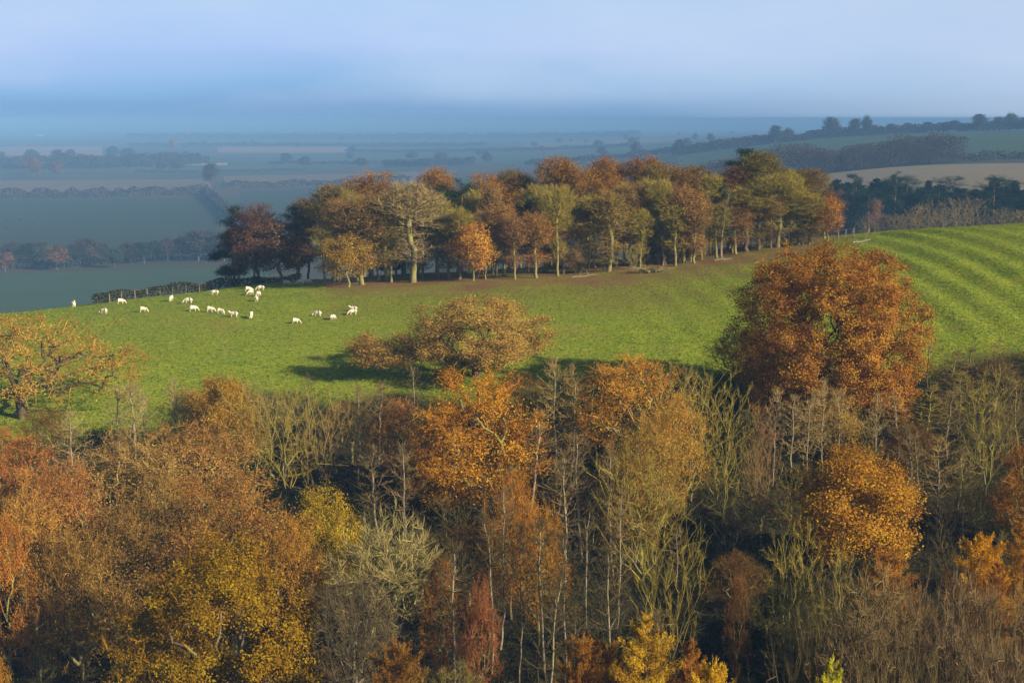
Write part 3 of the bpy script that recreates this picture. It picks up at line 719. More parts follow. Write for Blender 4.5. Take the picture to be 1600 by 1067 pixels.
# the wood goes on downhill towards the viewpoint: unseen trees added to shade it
for i in range(24):
    x = -34+i*3.9+random.uniform(-2, 2); D = 78-(i % 3)*6.5+random.uniform(-2, 2)-max(0, x-20)*0.10
    px = CX+F*x/(D*1.09); z = float(ground(x, D)); top = project(x, D, min(z+random.uniform(15, 18), zrow(1100, D)))[1]
    tree('dome_oak', px, top, D, 13.5*F/(D*1.09), (0.30, 0.15, 0.03), '', 'unseen leafy shade tree added on the slope below the bottom edge of the picture', 'added shade trees of the slope below the picture', name='tree')
# --- the copse on the hill
CG = 'trees of the hilltop copse'
def CT(kind, px, top, D, w, c, label=None, look='', mark=None, name='tree', **k):
    if kind == 'beech': c = (c[0]*0.72, c[1]*0.73, c[2]*0.8); top += random.uniform(-9, 13); w *= 0.86
    elif kind in ('tallsparse', 'smalloak'): c = (c[0]*0.95, c[1]*0.96, c[2])
    return tree(kind, px, top, D, w, c, look, label, CG, name=name, mark=mark, zone='copse', **k)
# left group, beyond the fence
CT('pine', 368, 322, 288, 70, DGREEN, 'dark pine at the far left end of the copse', mark='leftmost pine', name='pine_tree', v=2)
CT('beech', 405, 322, 285, 90, (0.17, 0.085, 0.06), 'purple-brown beech right of the leftmost pine', mark='purple-brown beech', name='beech_tree')
CT('beech', 372, 345, 284, 60, (0.10, 0.05, 0.04), 'dark brown beech at the foot of the leftmost pine', name='beech_tree')
CT('smalloak', 438, 345, 279, 90, (0.17, 0.09, 0.06), 'reddish-brown small tree in front of the purple-brown beech', mark='reddish small tree', v=0)
CT('smalloak', 395, 362, 280, 70, (0.18, 0.085, 0.06), 'dark reddish small tree above the rail fence', v=1)
CT('cedar', 468, 320, 287, 74, (0.016, 0.035, 0.02), 'dark layered cedar near the left of the copse', mark='layered cedar', name='cedar_tree')
CT('beech', 482, 306, 294, 70, (0.198, 0.110, 0.055), 'brown beech rising behind the layered cedar', name='beech_tree')
CT('smalloak', 466, 372, 276, 56, (0.14, 0.075, 0.045), 'low dark tree below the layered cedar', v=1)
# back row
for i, (bx, bt, bd, bw, bc, look) in enumerate([
    (530, 284, 280, 95, (0.234, 0.154, 0.040), 'brown beech'), (580, 272, 284, 110, (0.360, 0.209, 0.040), 'orange-brown beech'), (630, 282, 283, 100, (0.270, 0.187, 0.050), 'brown beech'),
    (682, 264, 288, 80, (0.378, 0.209, 0.035), 'orange-brown beech'), (655, 290, 282, 80, (0.270, 0.176, 0.050), 'brown beech'),
    (762, 264, 284, 95, (0.396, 0.220, 0.035), 'orange-brown beech'), (812, 272, 287, 70, (0.324, 0.198, 0.045), 'orange-brown beech'), (795, 262, 294, 80, (0.20, 0.13, 0.04), 'olive-brown beech'),
    (868, 246, 284, 80, (0.360, 0.198, 0.035), 'orange-brown beech'), (905, 250, 284, 85, (0.378, 0.209, 0.035), 'orange-brown beech'), (945, 242, 290, 80, (0.342, 0.187, 0.040), 'orange-brown beech'),
    (965, 268, 280, 80, (0.396, 0.220, 0.040), 'orange-brown beech'), (1000, 242, 290, 85, (0.306, 0.165, 0.045), 'brown beech'), (1040, 248, 288, 90, (0.324, 0.176, 0.045), 'orange-brown beech'),
    (1085, 252, 289, 80, (0.270, 0.154, 0.050), 'brown beech'), (1020, 262, 280, 80, (0.270, 0.176, 0.050), 'brown beech'), (1062, 268, 279, 80, (0.306, 0.198, 0.050), 'brown beech'),
    (1140, 248, 284, 80, (0.288, 0.165, 0.045), 'brown beech'), (1185, 244, 285, 90, (0.270, 0.187, 0.045), 'brown beech'), (1225, 258, 284, 80, (0.22, 0.14, 0.045), 'olive-brown beech'),
    (1262, 262, 283, 80, (0.26, 0.15, 0.045), 'russet beech'), (1288, 290, 279, 62, (0.30, 0.155, 0.045), 'russet beech'),
    (520, 315, 275, 70, (0.20, 0.12, 0.04), 'dark brown beech'), (570, 300, 276, 80, (0.24, 0.15, 0.045), 'brown beech'), (715, 300, 279, 70, (0.216, 0.154, 0.040), 'brown beech')]):
    CT('beech', bx, bt, bd, bw*1.12, bc, None, look, name='beech_tree')
CT('pine', 722, 280, 276, 75, DGREEN, 'dark green pine between the left and middle crowns of the copse', mark='dark copse pine', name='pine_tree', v=1)
CT('pine', 700, 288, 283, 70, DGREEN, 'dark pine just left of the dark green copse pine', name='pine_tree', v=2)
CT('pine', 826, 302, 262, 62, (0.035, 0.075, 0.03), 'green pine in the middle of the copse front', mark='middle green pine', name='pine_tree', v=1)
CT('pine', 1160, 232, 292, 78, DGREEN, 'tall pine topping the right end of the copse', mark='tall right pine', name='pine_tree', v=0)
CT('pine', 1127, 286, 268, 50, (0.03, 0.065, 0.03), 'small pine beside the white birch trunk', mark='small right pine', name='pine_tree', v=1)
CT('conifer', 610, 330, 285, 60, (0.02, 0.05, 0.03), 'dark conifer deep inside the left of the copse', name='conifer_tree')
CT('conifer', 1010, 330, 288, 60, (0.02, 0.045, 0.03), 'dark conifer deep inside the middle of the copse', name='conifer_tree')
CT('conifer', 860, 345, 288, 60, (0.02, 0.045, 0.03), 'dark conifer deep behind the middle green pine', name='conifer_tree')
# front row
CT('smalloak', 530, 366, 249, 75, (0.38, 0.23, 0.035), 'small yellow-leaved tree at the front left corner of the copse', mark='small yellow tree', v=0, base=544)
CT('tallsparse', 566, 308, 253, 85, (0.24, 0.17, 0.05), 'tall ivy-green tree right of the small yellow tree', mark='tall ivy-green tree', v=1)
CT('tallbare', 645, 284, 254, 118, TAN, 'broad leafless oak with mossy limbs at the copse front', mark='broad mossy oak', name='oak_tree', v=1, twigc=(0.31, 0.24, 0.11))
CT('tallsparse', 602, 300, 260, 85, (0.28, 0.19, 0.06), 'sparse olive tree left of the broad mossy oak', v=0)
CT('tallbare', 560, 330, 258, 70, TAN, 'leafless olive tree behind the small yellow tree', v=0, twigc=TW_OL)
CT('smalloak', 722, 348, 252, 66, (0.450, 0.231, 0.040), 'small bright orange tree at the copse front', mark='small bright orange tree', v=0, base=738)
CT('smalloak', 760, 374, 254, 44, (0.432, 0.242, 0.040), 'lower orange tree right of the small bright orange tree', v=1)
CT('tallsparse', 745, 330, 258, 60, (0.28, 0.21, 0.06), 'olive tree behind the small bright orange tree', v=2)
CT('tallsparse', 786, 318, 257, 50, (0.40, 0.24, 0.06), 'slim amber-topped tree right of the two small orange trees', v=1)
CT('tallsparse', 838, 332, 254, 58, (0.34, 0.22, 0.05), 'yellow-olive tree with branches almost to the ground', mark='yellow-olive tree', v=1)
CT('tallbare', 850, 288, 264, 85, TAN, 'tall leafless olive tree behind the yellow-olive one', v=0, twigc=TW_OL)
CT('smalloak', 900, 388, 259, 36, (0.24, 0.17, 0.06), 'low olive shrub beside the fallen log', name='shrub', cat='shrub', v=0)
CT('tallsparse', 950, 300, 258, 76, (0.32, 0.23, 0.06), 'bushy olive tree with low limbs in the middle of the copse front', mark='bushy olive tree', v=1)
CT('tallsparse', 962, 292, 266, 70, (0.360, 0.231, 0.050), 'amber-tipped tree behind the bushy olive tree', v=0)
CT('fan', 990, 378, 259, 46, TAN, 'leafless shrub left of the brush pile', name='shrub', cat='shrub', twigc=TW_OL, v=3)
CT('smalloak', 942, 395, 258, 40, (0.20, 0.15, 0.05), 'low olive bush at the foot of the bushy olive tree', name='shrub', cat='shrub', v=1)
CT('tallsparse', 1070, 290, 263, 74, (0.34, 0.21, 0.06), 'bronze tree left of the white birch trunk', mark='bronze tree', v=1)
CT('tallsparse', 1045, 300, 268, 70, (0.30, 0.19, 0.06), 'dull bronze tree further left of the bronze one', v=0)
CT('smalloak', 1078, 352, 264, 50, (0.26, 0.18, 0.06), 'low bronze tree under the taller bronze tree', v=0)
CT('birch', 1128, 300, 266, 34, TAN, 'white birch trunk standing at the right of the copse', mark='white birch trunk', name='birch_tree', v=1, twigc=TW_GREY)
CT('fan', 1098, 372, 266, 40, TAN, 'leafless shrub at the foot of the white birch', name='shrub', cat='shrub', twigc=TW_OL, v=2)
CT('tallbare', 1168, 290, 271, 80, TAN, 'leafless grey-olive oak right of the white birch', mark='grey-olive oak', name='oak_tree', v=2, twigc=TW_OL)
CT('tallbare', 1216, 270, 271, 86, TAN, 'tall leafless ivy-trunked tree near the right end of the copse', mark='ivy-trunked tree', v=0, twigc=TW_OL)
CT('tallbare', 1248, 300, 273, 70, TAN, 'leafless olive tree between ivy-trunked tree and the russet end', v=1, twigc=TW_OL)
CT('smalloak', 1292, 306, 272, 42, (0.36, 0.17, 0.045), 'russet small tree closing the right end of the copse', mark='russet end tree', v=0)
CT('smalloak', 1268, 345, 272, 44, (0.198, 0.132, 0.050), 'low brown tree left of the russet end tree', v=1)
CT('fan', 1190, 365, 270, 50, TAN, 'leafless grey shrub below the grey-olive oak', name='shrub', cat='shrub', twigc=TW_GREY, v=1)
CT('fan', 1232, 352, 272, 50, TAN, 'leafless grey shrub below the ivy-trunked tree', name='shrub', cat='shrub', twigc=TW_GREY, v=3)
for bx, bt, bd in [(530, 300, 262), (612, 310, 258), (685, 300, 264), (718, 320, 259), (770, 290, 268), (820, 300, 267), (872, 310, 259), (905, 300, 263), (930, 290, 270), (975, 280, 272), (1000, 330, 264), (1035, 300, 266), (1055, 320, 264), (1085, 330, 265), (1120, 310, 270), (1150, 300, 272), (1185, 300, 274), (1205, 310, 274), (1235, 290, 276), (1265, 310, 275), (508, 350, 256), (700, 330, 262), (660, 345, 266), (805, 345, 256), (880, 320, 262), (920, 330, 264), (985, 310, 268), (1010, 300, 272), (1028, 330, 268), (1096, 310, 270), (590, 350, 262), (1145, 320, 274), (775, 340, 262), (865, 300, 275), (1110, 290, 278), (550, 320, 266), (620, 320, 272), (740, 310, 272)]:
    CT(random.choice(['tallbare', 'tallsparse', 'tallbare']), bx, bt+random.uniform(-25, 15), bd-3, random.uniform(40, 60), (0.28, 0.18, 0.06), None, 'slender olive-stemmed tree', twigc=TW_OL)

for i in range(30):
    bx = random.uniform(500, 1285); bd = random.uniform(262, 287)+max(0, (bx-1000)*0.02)
    x, y, z = gpos(bx, bd); top = project(x, y, z+random.uniform(2.5, 5.5))[1]
    tree(random.choice(['fan', 'greyround', 'twiggy']), bx, top, bd, random.uniform(34, 56), (0.10, 0.075, 0.03), 'dark understorey bush', None, 'dark bushes inside the copse', twigc=(0.08, 0.065, 0.035), name='bush', cat='bush', zone='copse')
# --- conifer wood and bare trees behind the right-hand rise
for i in range(48):
    bx = 1296+i*7.4+random.uniform(-7, 7); bd = random.uniform(425, 470)*KF
    tree('conifer', bx, random.uniform(274, 300), bd, random.uniform(62, 84), (0.02, 0.055, 0.03), 'dark green conifer', None, 'conifers behind the right-hand rise', name='conifer_tree', zone='right')
for bx, bt, lab in [(1335, 272, 'tallest left-hand dark pine above the conifer wood'), (1398, 268, 'round-topped dark pine standing above the conifer wood')]:
    tree('pine', bx, bt, 432*KF, 36, (0.018, 0.05, 0.03), '', lab, 'conifers behind the right-hand rise', name='pine_tree', mark='left pine' if bx < 1350 else 'round-topped pine', zone='right')
for bx, bt, bw, tc in [(1372, 322, 46, TW_PINK), (1400, 326, 44, TW_TAN), (1430, 312, 52, TW_TAN), (1452, 305, 50, TW_TAN), (1474, 316, 46, TW_PALE), (1498, 300, 50, TW_PALE), (1522, 299, 50, TW_PALE), (1570, 315, 52, TW_TAN), (1350, 330, 36, TW_GREY), (1600, 320, 46, TW_TAN), (1412, 330, 40, TW_TAN), (1545, 326, 40, TW_GREY)]:
    tree('fan', bx, bt+8, (398+random.uniform(-8, 8))*KF, bw, TAN, 'pale leafless tree', None, 'bare trees before the conifer wood', twigc=tuple(v*0.8 for v in tc), name='bare_tree', zone='right')
tree('smalloak', 1366, 310, 405*KF, 22, (0.24, 0.125, 0.07), '', 'pinkish-orange little tree before the conifer wood', 'bare trees before the conifer wood', mark='pinkish-orange tree', zone='right')
tree('smalloak', 1312, 296, 440*KF, 18, (0.26, 0.13, 0.07), '', 'orange little tree peeping beside the end of the copse', 'bare trees before the conifer wood', mark='peeping orange tree', zone='right')

# ------------------------------------------------------------------ far plain: trees, hedges, woods
FAR = 'hazy trees of the plain'
FARB = (0.075, 0.060, 0.05); FARG = (0.045, 0.06, 0.035); FARO = (0.16, 0.075, 0.04)
def FT(px, basepy_D, h, wr, c, look, label=None, mark=None):
    basepy_D *= KF; h *= KF
    x, y, z = gpos(px, basepy_D); top = project(x, y, z+h)[1]
    return tree('fartree', px, top, basepy_D, h*wr*F/basepy_D, c, look, label, FAR, name='tree', mark=mark, zone='far', twigc=(0.12, 0.1, 0.08))
FT(90, 612, 10, 0.9, FARO, '', 'hazy orange tree in the belt below the big left field', mark='hazy orange belt tree')
FT(8, 600, 8, 0.9, (0.2, 0.09, 0.06), '', 'hazy reddish tree at the left edge of the belt', mark='reddish belt tree')
for bx, bd, h, g in [(20, 640, 9, 0), (45, 620, 10, 1), (65, 640, 9, 0), (112, 625, 9, 1), (135, 630, 11, 0), (160, 645, 8, 0), (180, 620, 8, 1), (205, 640, 9, 0), (225, 640, 9, 1), (262, 650, 10, 0), (285, 655, 10, 0), (310, 650, 13, 0), (330, 660, 12, 0), (242, 660, 8, 1), (350, 650, 12, 0)]:
    FT(bx, bd, h, random.uniform(0.8, 1.1), FARG if g else FARB, 'hazy dark belt tree')
FT(52, 1560, 20, 0.7, (0.2, 0.085, 0.045), '', 'hazy orange tree in the misty wood at far left', mark='misty orange tree')
for i in range(22):
    bd = random.uniform(1530, 2300)
    FT(random.uniform(-30, 210), bd, random.uniform(13, 20), random.uniform(0.6, 1.0), random.choice([FARB, FARB, (0.16, 0.08, 0.06)]), 'misty tree')
FT(330, 1330, 22, 0.6, FARB, '', 'hazy grey tree where the two long hedges meet', mark='tree at the hedge corner')
FT(272, 2700, 26, 0.6, (0.3, 0.12, 0.08), '', 'faint pinkish tree far out on the misty plain', mark='faint pinkish tree')
for i in range(40):
    bd = math.exp(random.uniform(math.log(1700), math.log(4200)))
    FT(random.uniform(200, 1150), bd, random.uniform(9, 16), random.uniform(0.7, 1.2), FARB, 'faint misty tree')
# trees of the far ridge on the right
for bx, h, wr in [(1212, 17, 0.8), (1232, 13, 0.8), (1298, 20, 0.8), (1336, 17, 0.7), (1354, 19, 0.5), (1392, 10, 1), (1418, 10, 1), (1490, 11, 1), (1530, 16, 0.9), (1560, 13, 1), (1580, 16, 0.9), (1600, 12, 1), (1062, 15, .8), (1150, 9, 1.2), (1180, 10, 1.2), (1450, 10, 1.2), (1120, 9, 1), (1095, 9, 1)]:
    FT(bx, 1480+random.uniform(-10, 20), h, wr, (0.055, 0.055, 0.045), 'hazy ridge tree')

def hedge(pts, h, w, name, label, c, cat='hedge', kind=None, n=None, ls=(0.9, 1.7), bare=0.0, group=None, dens=1.0):
    """a run of leafy clumps and stems following points on the land (px, D)"""
    s = Soup(); C = []; S0 = []; S1 = []
    if pts[-1][1] > 400:
        pts = [(a, b*KF) for a, b in pts]; h *= KF; w *= KF; ls = (ls[0]*KF, ls[1]*KF)
    W = [gpos(*p) for p in pts]
    L = sum(math.dist(W[i][:2], W[i+1][:2]) for i in range(len(W)-1))
    o = np.array(W[0])
    for i in range(len(W)-1):
        a, b = np.array(W[i][:2]), np.array(W[i+1][:2]); l = np.linalg.norm(b-a)
        q = int(l*max(w, 1.5)*h*0.55*dens*(1.2/np.mean(ls))**2)+10
        t = RNG.random(q)
        xy = a+(b-a)*t[:, None]+RNG.uniform(-w/2, w/2, (q, 1))*np.array([[-(b-a)[1], (b-a)[0]]])/l
        hh = h*(0.55+0.75*vnoise(xy[:, 0]+xy[:, 1]*0.7, xy[:, 1], max(5, h*1.1), 17))
        zz = ground(xy[:, 0], xy[:, 1])+hh*RNG.uniform(0.03, 1, q)**0.7
        C.append(np.column_stack([xy, zz]))
        m = max(4, int(l/max(2.5, h*0.35))); t = (np.arange(m)+RNG.random(m))/m
        xy = a+(b-a)*t[:, None]; zg = ground(xy[:, 0], xy[:, 1])
        S0.append(np.column_stack([xy, zg-0.3])); S1.append(np.column_stack([xy+RNG.normal(0, 0.3, (m, 2)), zg+h*0.8]))
    C = np.concatenate(C)-o; S0 = np.concatenate(S0)-o; S1 = np.concatenate(S1)-o
    nr = RNG.normal(0, 0.7, C.shape); nr[:, 2] += 0.5
    LL = RNG.uniform(*ls, len(C)); s.leaves(C, nr, LL, LL*0.7, 0, RNG.random(len(C)))
    s.prisms(S0, S1, 0.05+h*0.012, 0.03, 4, 1)
    r = bpy.data.objects.new(name, s.mesh(name, [M_LEAF, M_GREY])); COL.objects.link(r); r.location = (o[0], o[1], o[2]+CAMZ); r.color = (*c, 1)
    return tag(r, label, cat, group, kind)
HB = (0.06, 0.05, 0.05)
hedge([(-60, 1160), (100, 1170), (250, 1205), (315, 1235)], 6.5, 6, 'hedge', 'long dark hedge crossing the left plain above the teal field', HB)
hedge([(345, 1330), (430, 1330), (520, 1360), (640, 1390)], 6, 5, 'hedge', 'dark hedge continuing right towards the copse top', HB)
hedge([(318, 1240), (340, 1060), (372, 860)], 6, 6, 'hedge', 'diagonal dark hedge running down to the leftmost copse pine', HB)
hedge([(-40, 610), (100, 620), (210, 650), (350, 670)], 4.5, 5, 'hedge', 'tall shaggy hedge under the hazy belt trees at left', (0.05, 0.055, 0.045))
hedge([(210, 1720), (330, 1700), (480, 1780)], 3, 4, 'hedge', 'thin hedge line above the beige strip on the plain', HB)
hedge([(420, 2050), (560, 2000), (720, 2100)], 4, 5, 'hedge', 'thin dark hedge between two teal strips in mid plain', HB, ls=(1.5, 2.6))
hedge([(600, 1850), (680, 1820), (740, 1840)], 8, 14, 'hedge', 'dark clump of hedge left of the copse centre on the plain', HB, ls=(1.5, 2.6))
hedge([(540, 2700), (800, 2600), (1000, 2500)], 6, 8, 'hedge', 'hazy hedge line behind the middle of the copse', HB, ls=(1.6, 2.8))
hedge([(200, 3300), (500, 3300), (760, 3200)], 8, 14, 'hedge', 'faint hedge line far out in the blue mist', HB, ls=(2, 3.6))
hedge([(820, 1700), (980, 1650), (1100, 1600)], 6, 8, 'hedge', 'hazy hedge right of the copse crowns in the mist', HB, ls=(1.5, 2.6))
hedge([(1480, 900), (1540, 915), (1640, 940)], 5, 5, 'hedge', 'low hedge along the top of the tan field at right', (0.07, 0.07, 0.045))
hedge([(1050, 1480), (1250, 1480), (1430, 1480), (1560, 1490), (1700, 1490)], 8, 16, 'tree_belt', 'long hazy tree belt along the far ridge at right', (0.055, 0.055, 0.045), 'wood', kind='stuff', ls=(1.2, 2.4))
hedge([(1030, 875), (1150, 880), (1300, 880), (1400, 890), (1485, 905)], 15, 34, 'distant_wood', 'hazy purple-brown leafless wood behind the tan field', (0.075, 0.05, 0.042), 'wood', kind='stuff', ls=(0.5, 1.1), dens=0.34)
hedge([(-80, 1900), (60, 1850), (180, 1900), (300, 2050)], 13, 60, 'distant_wood', 'misty wood mass at the far left of the plain', (0.06, 0.04, 0.038), 'wood', kind='stuff', ls=(2, 3.6), dens=0.4)
hedge([(200, 4600), (600, 4500), (1000, 4300)], 14, 60, 'distant_wood', 'faintest blue wood line at the foot of the sky', (0.06, 0.06, 0.06), 'wood', kind='stuff', ls=(5, 9), dens=0.5)
# hedge and fence on the crest left of the copse
hedge([(146, 245), (200, 250), (290, 260), (360, 272), (420, 279), (470, 284)], 1.75, 1.6, 'hedge', 'low brown-green hedge along the crest behind the sheep', (0.05, 0.045, 0.022), ls=(0.2, 0.42), dens=4.5)
hedge([(392, 283), (425, 284)], 1.2, 1.2, 'shrub', 'low dark purple shrub behind the rail fence', (0.06, 0.02, 0.026), 'shrub', ls=(0.2, 0.4), dens=4)

def empty(name, loc, label, cat, group=None):
    o = bpy.data.objects.new(name, None); COL.objects.link(o); o.location = loc; return tag(o, label, cat, group)
def part(name, soup, mats, parent, smooth=False):
    o = bpy.data.objects.new(name, soup.mesh(name, mats, smooth)); o.parent = parent; COL.objects.link(o); return o
def post_soup(h, r):
    s = Soup(); s.prisms([[0, 0, -0.4]], [[0, 0, h]], r*1.08, r, 8); s.prisms([[0, 0, h]], [[0, 0, h+0.05]], r, r*0.3, 8); return s
def fence(pts, h, r, wires, name, label, rails=0, group=None):
    W = [gpos(*p) for p in pts]
    root = empty(name, (W[0][0], W[0][1], W[0][2]+CAMZ), label, 'fence', group)
    pm = post_soup(h, r).mesh('post', [M_WOOD], False)
    o = np.array(W[0])
    for w in W:
        p = bpy.data.objects.new('post', pm); p.parent = root; p.location = np.array(w)-o
        p.rotation_euler = (random.uniform(-.05, .05), random.uniform(-.05, .05), 0); COL.objects.link(p)
    for k in range(wires):
        s = Soup(); z = h*(0.35+0.6*k/max(1, wires-1))
        A = np.array(W)-o; A[:, 2] += z
        s.prisms(A[:-1], A[1:], 0.012, 0.012, 4); part('wire', s, [M_WIRE], root)
    for k in range(rails):
        s = Soup(); A = np.array(W)-o; A[:, 2] += h*(0.4+0.5*k); A[:, 1] -= r+0.03
        s.prisms(A[:-1], A[1:], 0.06, 0.06, 4); part('rail', s, [M_WOOD], root)
    return root
fence([(171, 246), (190, 248), (211, 250), (230, 252.5), (250, 255), (270, 257.5), (291, 259.5), (312, 262.5), (333, 266)], 1.45, 0.075, 3, 'wire_fence', 'wire fence with pale posts along the crest hedge')
fence([(344, 271), (356, 273), (368, 274.5), (380, 276)], 1.35, 0.09, 0, 'rail_fence', 'reddish low rail fence below the purple-brown beech', 2)
fence([(416, 278), (428, 279), (440, 280), (452, 281)], 1.35, 0.09, 0, 'rail_fence', 'pale rail fence right of the dark purple shrub', 2)
fence([(1310, 276), (1321, 276.5), (1334, 277)], 1.4, 0.08, 2, 'wire_fence', 'short wire fence with pale posts at the right end of the copse')
fence([(858, 277), (868, 277), (878, 277), (888, 277), (898, 277), (908, 277)], 2.6, 0.13, 0, 'board_fence', 'grey board fence standing inside the copse', 2)

# fallen log, dead branches, brush pile
def log(name, px, D, L, r, ang, label, arms=2):
    x, y, z = gpos(px, D); g = np.random.default_rng(int(px))
    root = empty(name, (x, y, z+CAMZ), label, 'log')
    t = np.linspace(-0.5, 0.5, 7)
    p = np.stack([t*L*math.cos(ang), t*L*math.sin(ang), r*0.8+0.25*np.maximum(0, t)*L*0.25+g.normal(0, 0.04, 7)], 1)
    for q in p: q[2] += float(ground(x+q[0], y+q[1]))-z
    s = Soup(); rr = np.linspace(r, r*0.55, 7); s.prisms(p[:-1], p[1:], rr[:-1], rr[1:], 7); part('trunk', s, [M_WOOD], root, True)
    for k in range(arms):
        s = Soup(); a = p[2+2*k]; b = a+np.array([g.uniform(-.8, .8), g.uniform(-.5, .5), g.uniform(.4, 1.0)]); c = b+np.array([g.uniform(-.3, .9), 0, .3])
        s.prisms([a, b], [b, c], [r*0.5, r*0.3], [r*0.3, r*0.12], 5); part('branch', s, [M_WOOD], root)
    return root
log('fallen_log', 913, 253, 4.2, 0.14, 0.1, 'pale fallen log lying on leaf litter before the copse')
log('fallen_log', 1346, 263, 3.4, 0.16, 0.3, 'pale fallen log on the grass beyond the big russet oak')
log('fallen_log', 1130, 262, 3.0, 0.13, 0.1, 'pale fallen branch at the foot of the white birch')
x, y, z = gpos(1018, 254)
br = empty('brush_pile', (x, y, z+CAMZ), 'heap of cut branches and brush before the copse', 'brush pile')
g = np.random.default_rng(5)
n = 26; a0 = np.stack([g.uniform(-2.4, 1.6, n), g.uniform(-1.1, 1.1, n), g.uniform(0.05, 0.6, n)], 1)
d = np.stack([g.uniform(0.5, 3.0, n)*np.sign(g.uniform(-0.3, 1, n)), g.uniform(-0.8, 0.8, n), g.uniform(-0.05, 0.8, n)], 1)
s = Soup(); s.prisms(a0, a0+d, g.uniform(0.05, 0.11, n), 0.02, 5); part('branches', s, [M_WOOD], br)
n = 420; c = np.stack([g.normal(-0.3, 1.2, n), g.normal(0, 0.7, n), np.abs(g.normal(0.25, 0.4, n))], 1)
s = Soup(); s.leaves(c, g.normal(0, 0.6, (n, 3))+[0, 0, .5], g.uniform(.25, .5, n), g.uniform(.1, .2, n), 0, g.random(n)); s.blades(c, c+g.normal(0, .6, (n, 3)), 0.02, 1)
part('twigs', s, [M_LEAF, M_TWIG], br).color = (0.26, 0.21, 0.07, 1)

# a far pale farmhouse in the mist
x, y, z = gpos(62, 5200*KF)
hs = empty('farmhouse', (x, y, z+CAMZ), 'faint pale farmhouse on the misty left horizon', 'house')
M_WALL = plain_material('pale_render', (0.6, 0.57, 0.5), (0.75, 0.7, 0.62), 0.4); M_ROOF = plain_material('slate_roof', (0.12, 0.12, 0.13), (0.2, 0.19, 0.19), 0.6); M_GLASS = plain_material('dark_window', (0.02, 0.025, 0.03), (0.04, 0.045, 0.05), 1.0, 0.2)
def box_soup(x0, x1, y0, y1, z0, z1):
    s = Soup(); v = [(x0, y0, z0), (x1, y0, z0), (x1, y1, z0), (x0, y1, z0), (x0, y0, z1), (x1, y0, z1), (x1, y1, z1), (x0, y1, z1)]
    s.add(v, [(0, 3, 2, 1), (4, 5, 6, 7), (0, 1, 5, 4), (1, 2, 6, 5), (2, 3, 7, 6), (3, 0, 4, 7)], 4); return s
part('walls', box_soup(-18, 18, -5, 5, -1, 7), [M_WALL], hs)
s = Soup(); s.add([(-19, -6, 6.9), (19, -6, 6.9), (19, 6, 6.9), (-19, 6, 6.9), (-19, 0, 12), (19, 0, 12)], [(0, 1, 5, 4), (2, 3, 4, 5), (0, 3, 2, 1)], 4)
s.add([(-19, -6, 6.9), (-19, 6, 6.9), (-19, 0, 12), (19, -6, 6.9), (19, 6, 6.9), (19, 0, 12)], [(0, 2, 1), (3, 4, 5)], 3)
rf = part('roof', s, [M_ROOF], hs); part('chimney', box_soup(9, 11, -1, 1, 10.5, 14.5), [M_WALL], rf)
wm = box_soup(-1, 1, -0.06, 0, -1, 1).mesh('window', [M_GLASS])
for wx in (-13, -5, 5, 13):
    for wz in (2, 5):
        w = bpy.data.objects.new('window', wm); w.parent = hs; w.location = (wx, -5.0, wz); COL.objects.link(w)

# ------------------------------------------------------------------ animals: one skinned surface each
def animal(pts, edges, rad, name, m):
    me = bpy.data.meshes.new(name); me.from_pydata(pts, edges, []); o = bpy.data.objects.new(name, me); COL.objects.link(o)
    sk = o.modifiers.new('Skin', 'SKIN'); sk.use_smooth_shade = True
    for i, v in enumerate(me.skin_vertices[0].data): v.radius = rad[i] if isinstance(rad[i], tuple) else (rad[i], rad[i]); v.use_root = (i == 0)
    sb = o.modifiers.new('Subsurf', 'SUBSURF'); sb.levels = 1; sb.render_levels = 1
    dg = bpy.context.evaluated_depsgraph_get(); nm = bpy.data.meshes.new_from_object(o.evaluated_get(dg)); nm.name = name
    bpy.data.objects.remove(o); nm.materials.clear(); nm.materials.append(m)
    for p in nm.polygons: p.use_smooth = True
    return nm
def sheep_mesh(head, turn=0.0, lie=False):
    # x forward. trunk: rump .. chest, neck, head; legs with knee / hock
    L = 0.0 if not lie else -0.36
    P = [(-0.10, 0, .66), (-0.46, 0, .70), (-0.62, 0, .66), (.22, 0, .67), (.46, 0, .70)]
    E = [(0, 1), (1, 2), (0, 3), (3, 4)]
    R = [(.30, .31), (.27, .27), (.13, .13), (.29, .30), (.20, .21)]
    if head == 'graze': hp = [(.66, turn*.2, .58), (.82, turn*.4, .34), (.90, turn*.5, .17), (.95, turn*.55, .07)]; hr = [.125, .095, .085, .05]
    else: hp = [(.62, turn*.15, .86), (.72, turn*.3, 1.02), (.86, turn*.45, 1.00), (.97, turn*.5, .94)]; hr = [.13, .105, .085, .055]
    b = len(P); P += hp; R += hr; E += [(4, b), (b, b+1), (b+1, b+2), (b+2, b+3)]
    for s in (-1, 1):
        e = len(P); P.append((hp[1][0]-.02, hp[1][1]+s*.15, hp[1][2]+.06)); R.append(.03); E.append((b+1, e))   # ears
    tl = len(P); P.append((-.72, 0, .46)); R.append(.05); E.append((2, tl))
    for s in (-1, 1):
        k = len(P)
        P += [(.30, s*.15, .46), (.31, s*.15, .27), (.28, s*.15, .02)]; R += [.085, .045, .04]; E += [(3, k), (k, k+1), (k+1, k+2)]
        k = len(P)
        P += [(-.40, s*.16, .50), (-.52, s*.16, .30), (-.46, s*.16, .02)]; R += [.11, .05, .04]; E += [(1, k), (k, k+1), (k+1, k+2)]
    return animal(P, E, R, 'sheep', M_FLEECE)
SHM = [sheep_mesh('graze', 0.2), sheep_mesh('graze', -0.7), sheep_mesh('up', 0.3), sheep_mesh('graze', 0.0)]
SG = 'sheep grazing the pasture'
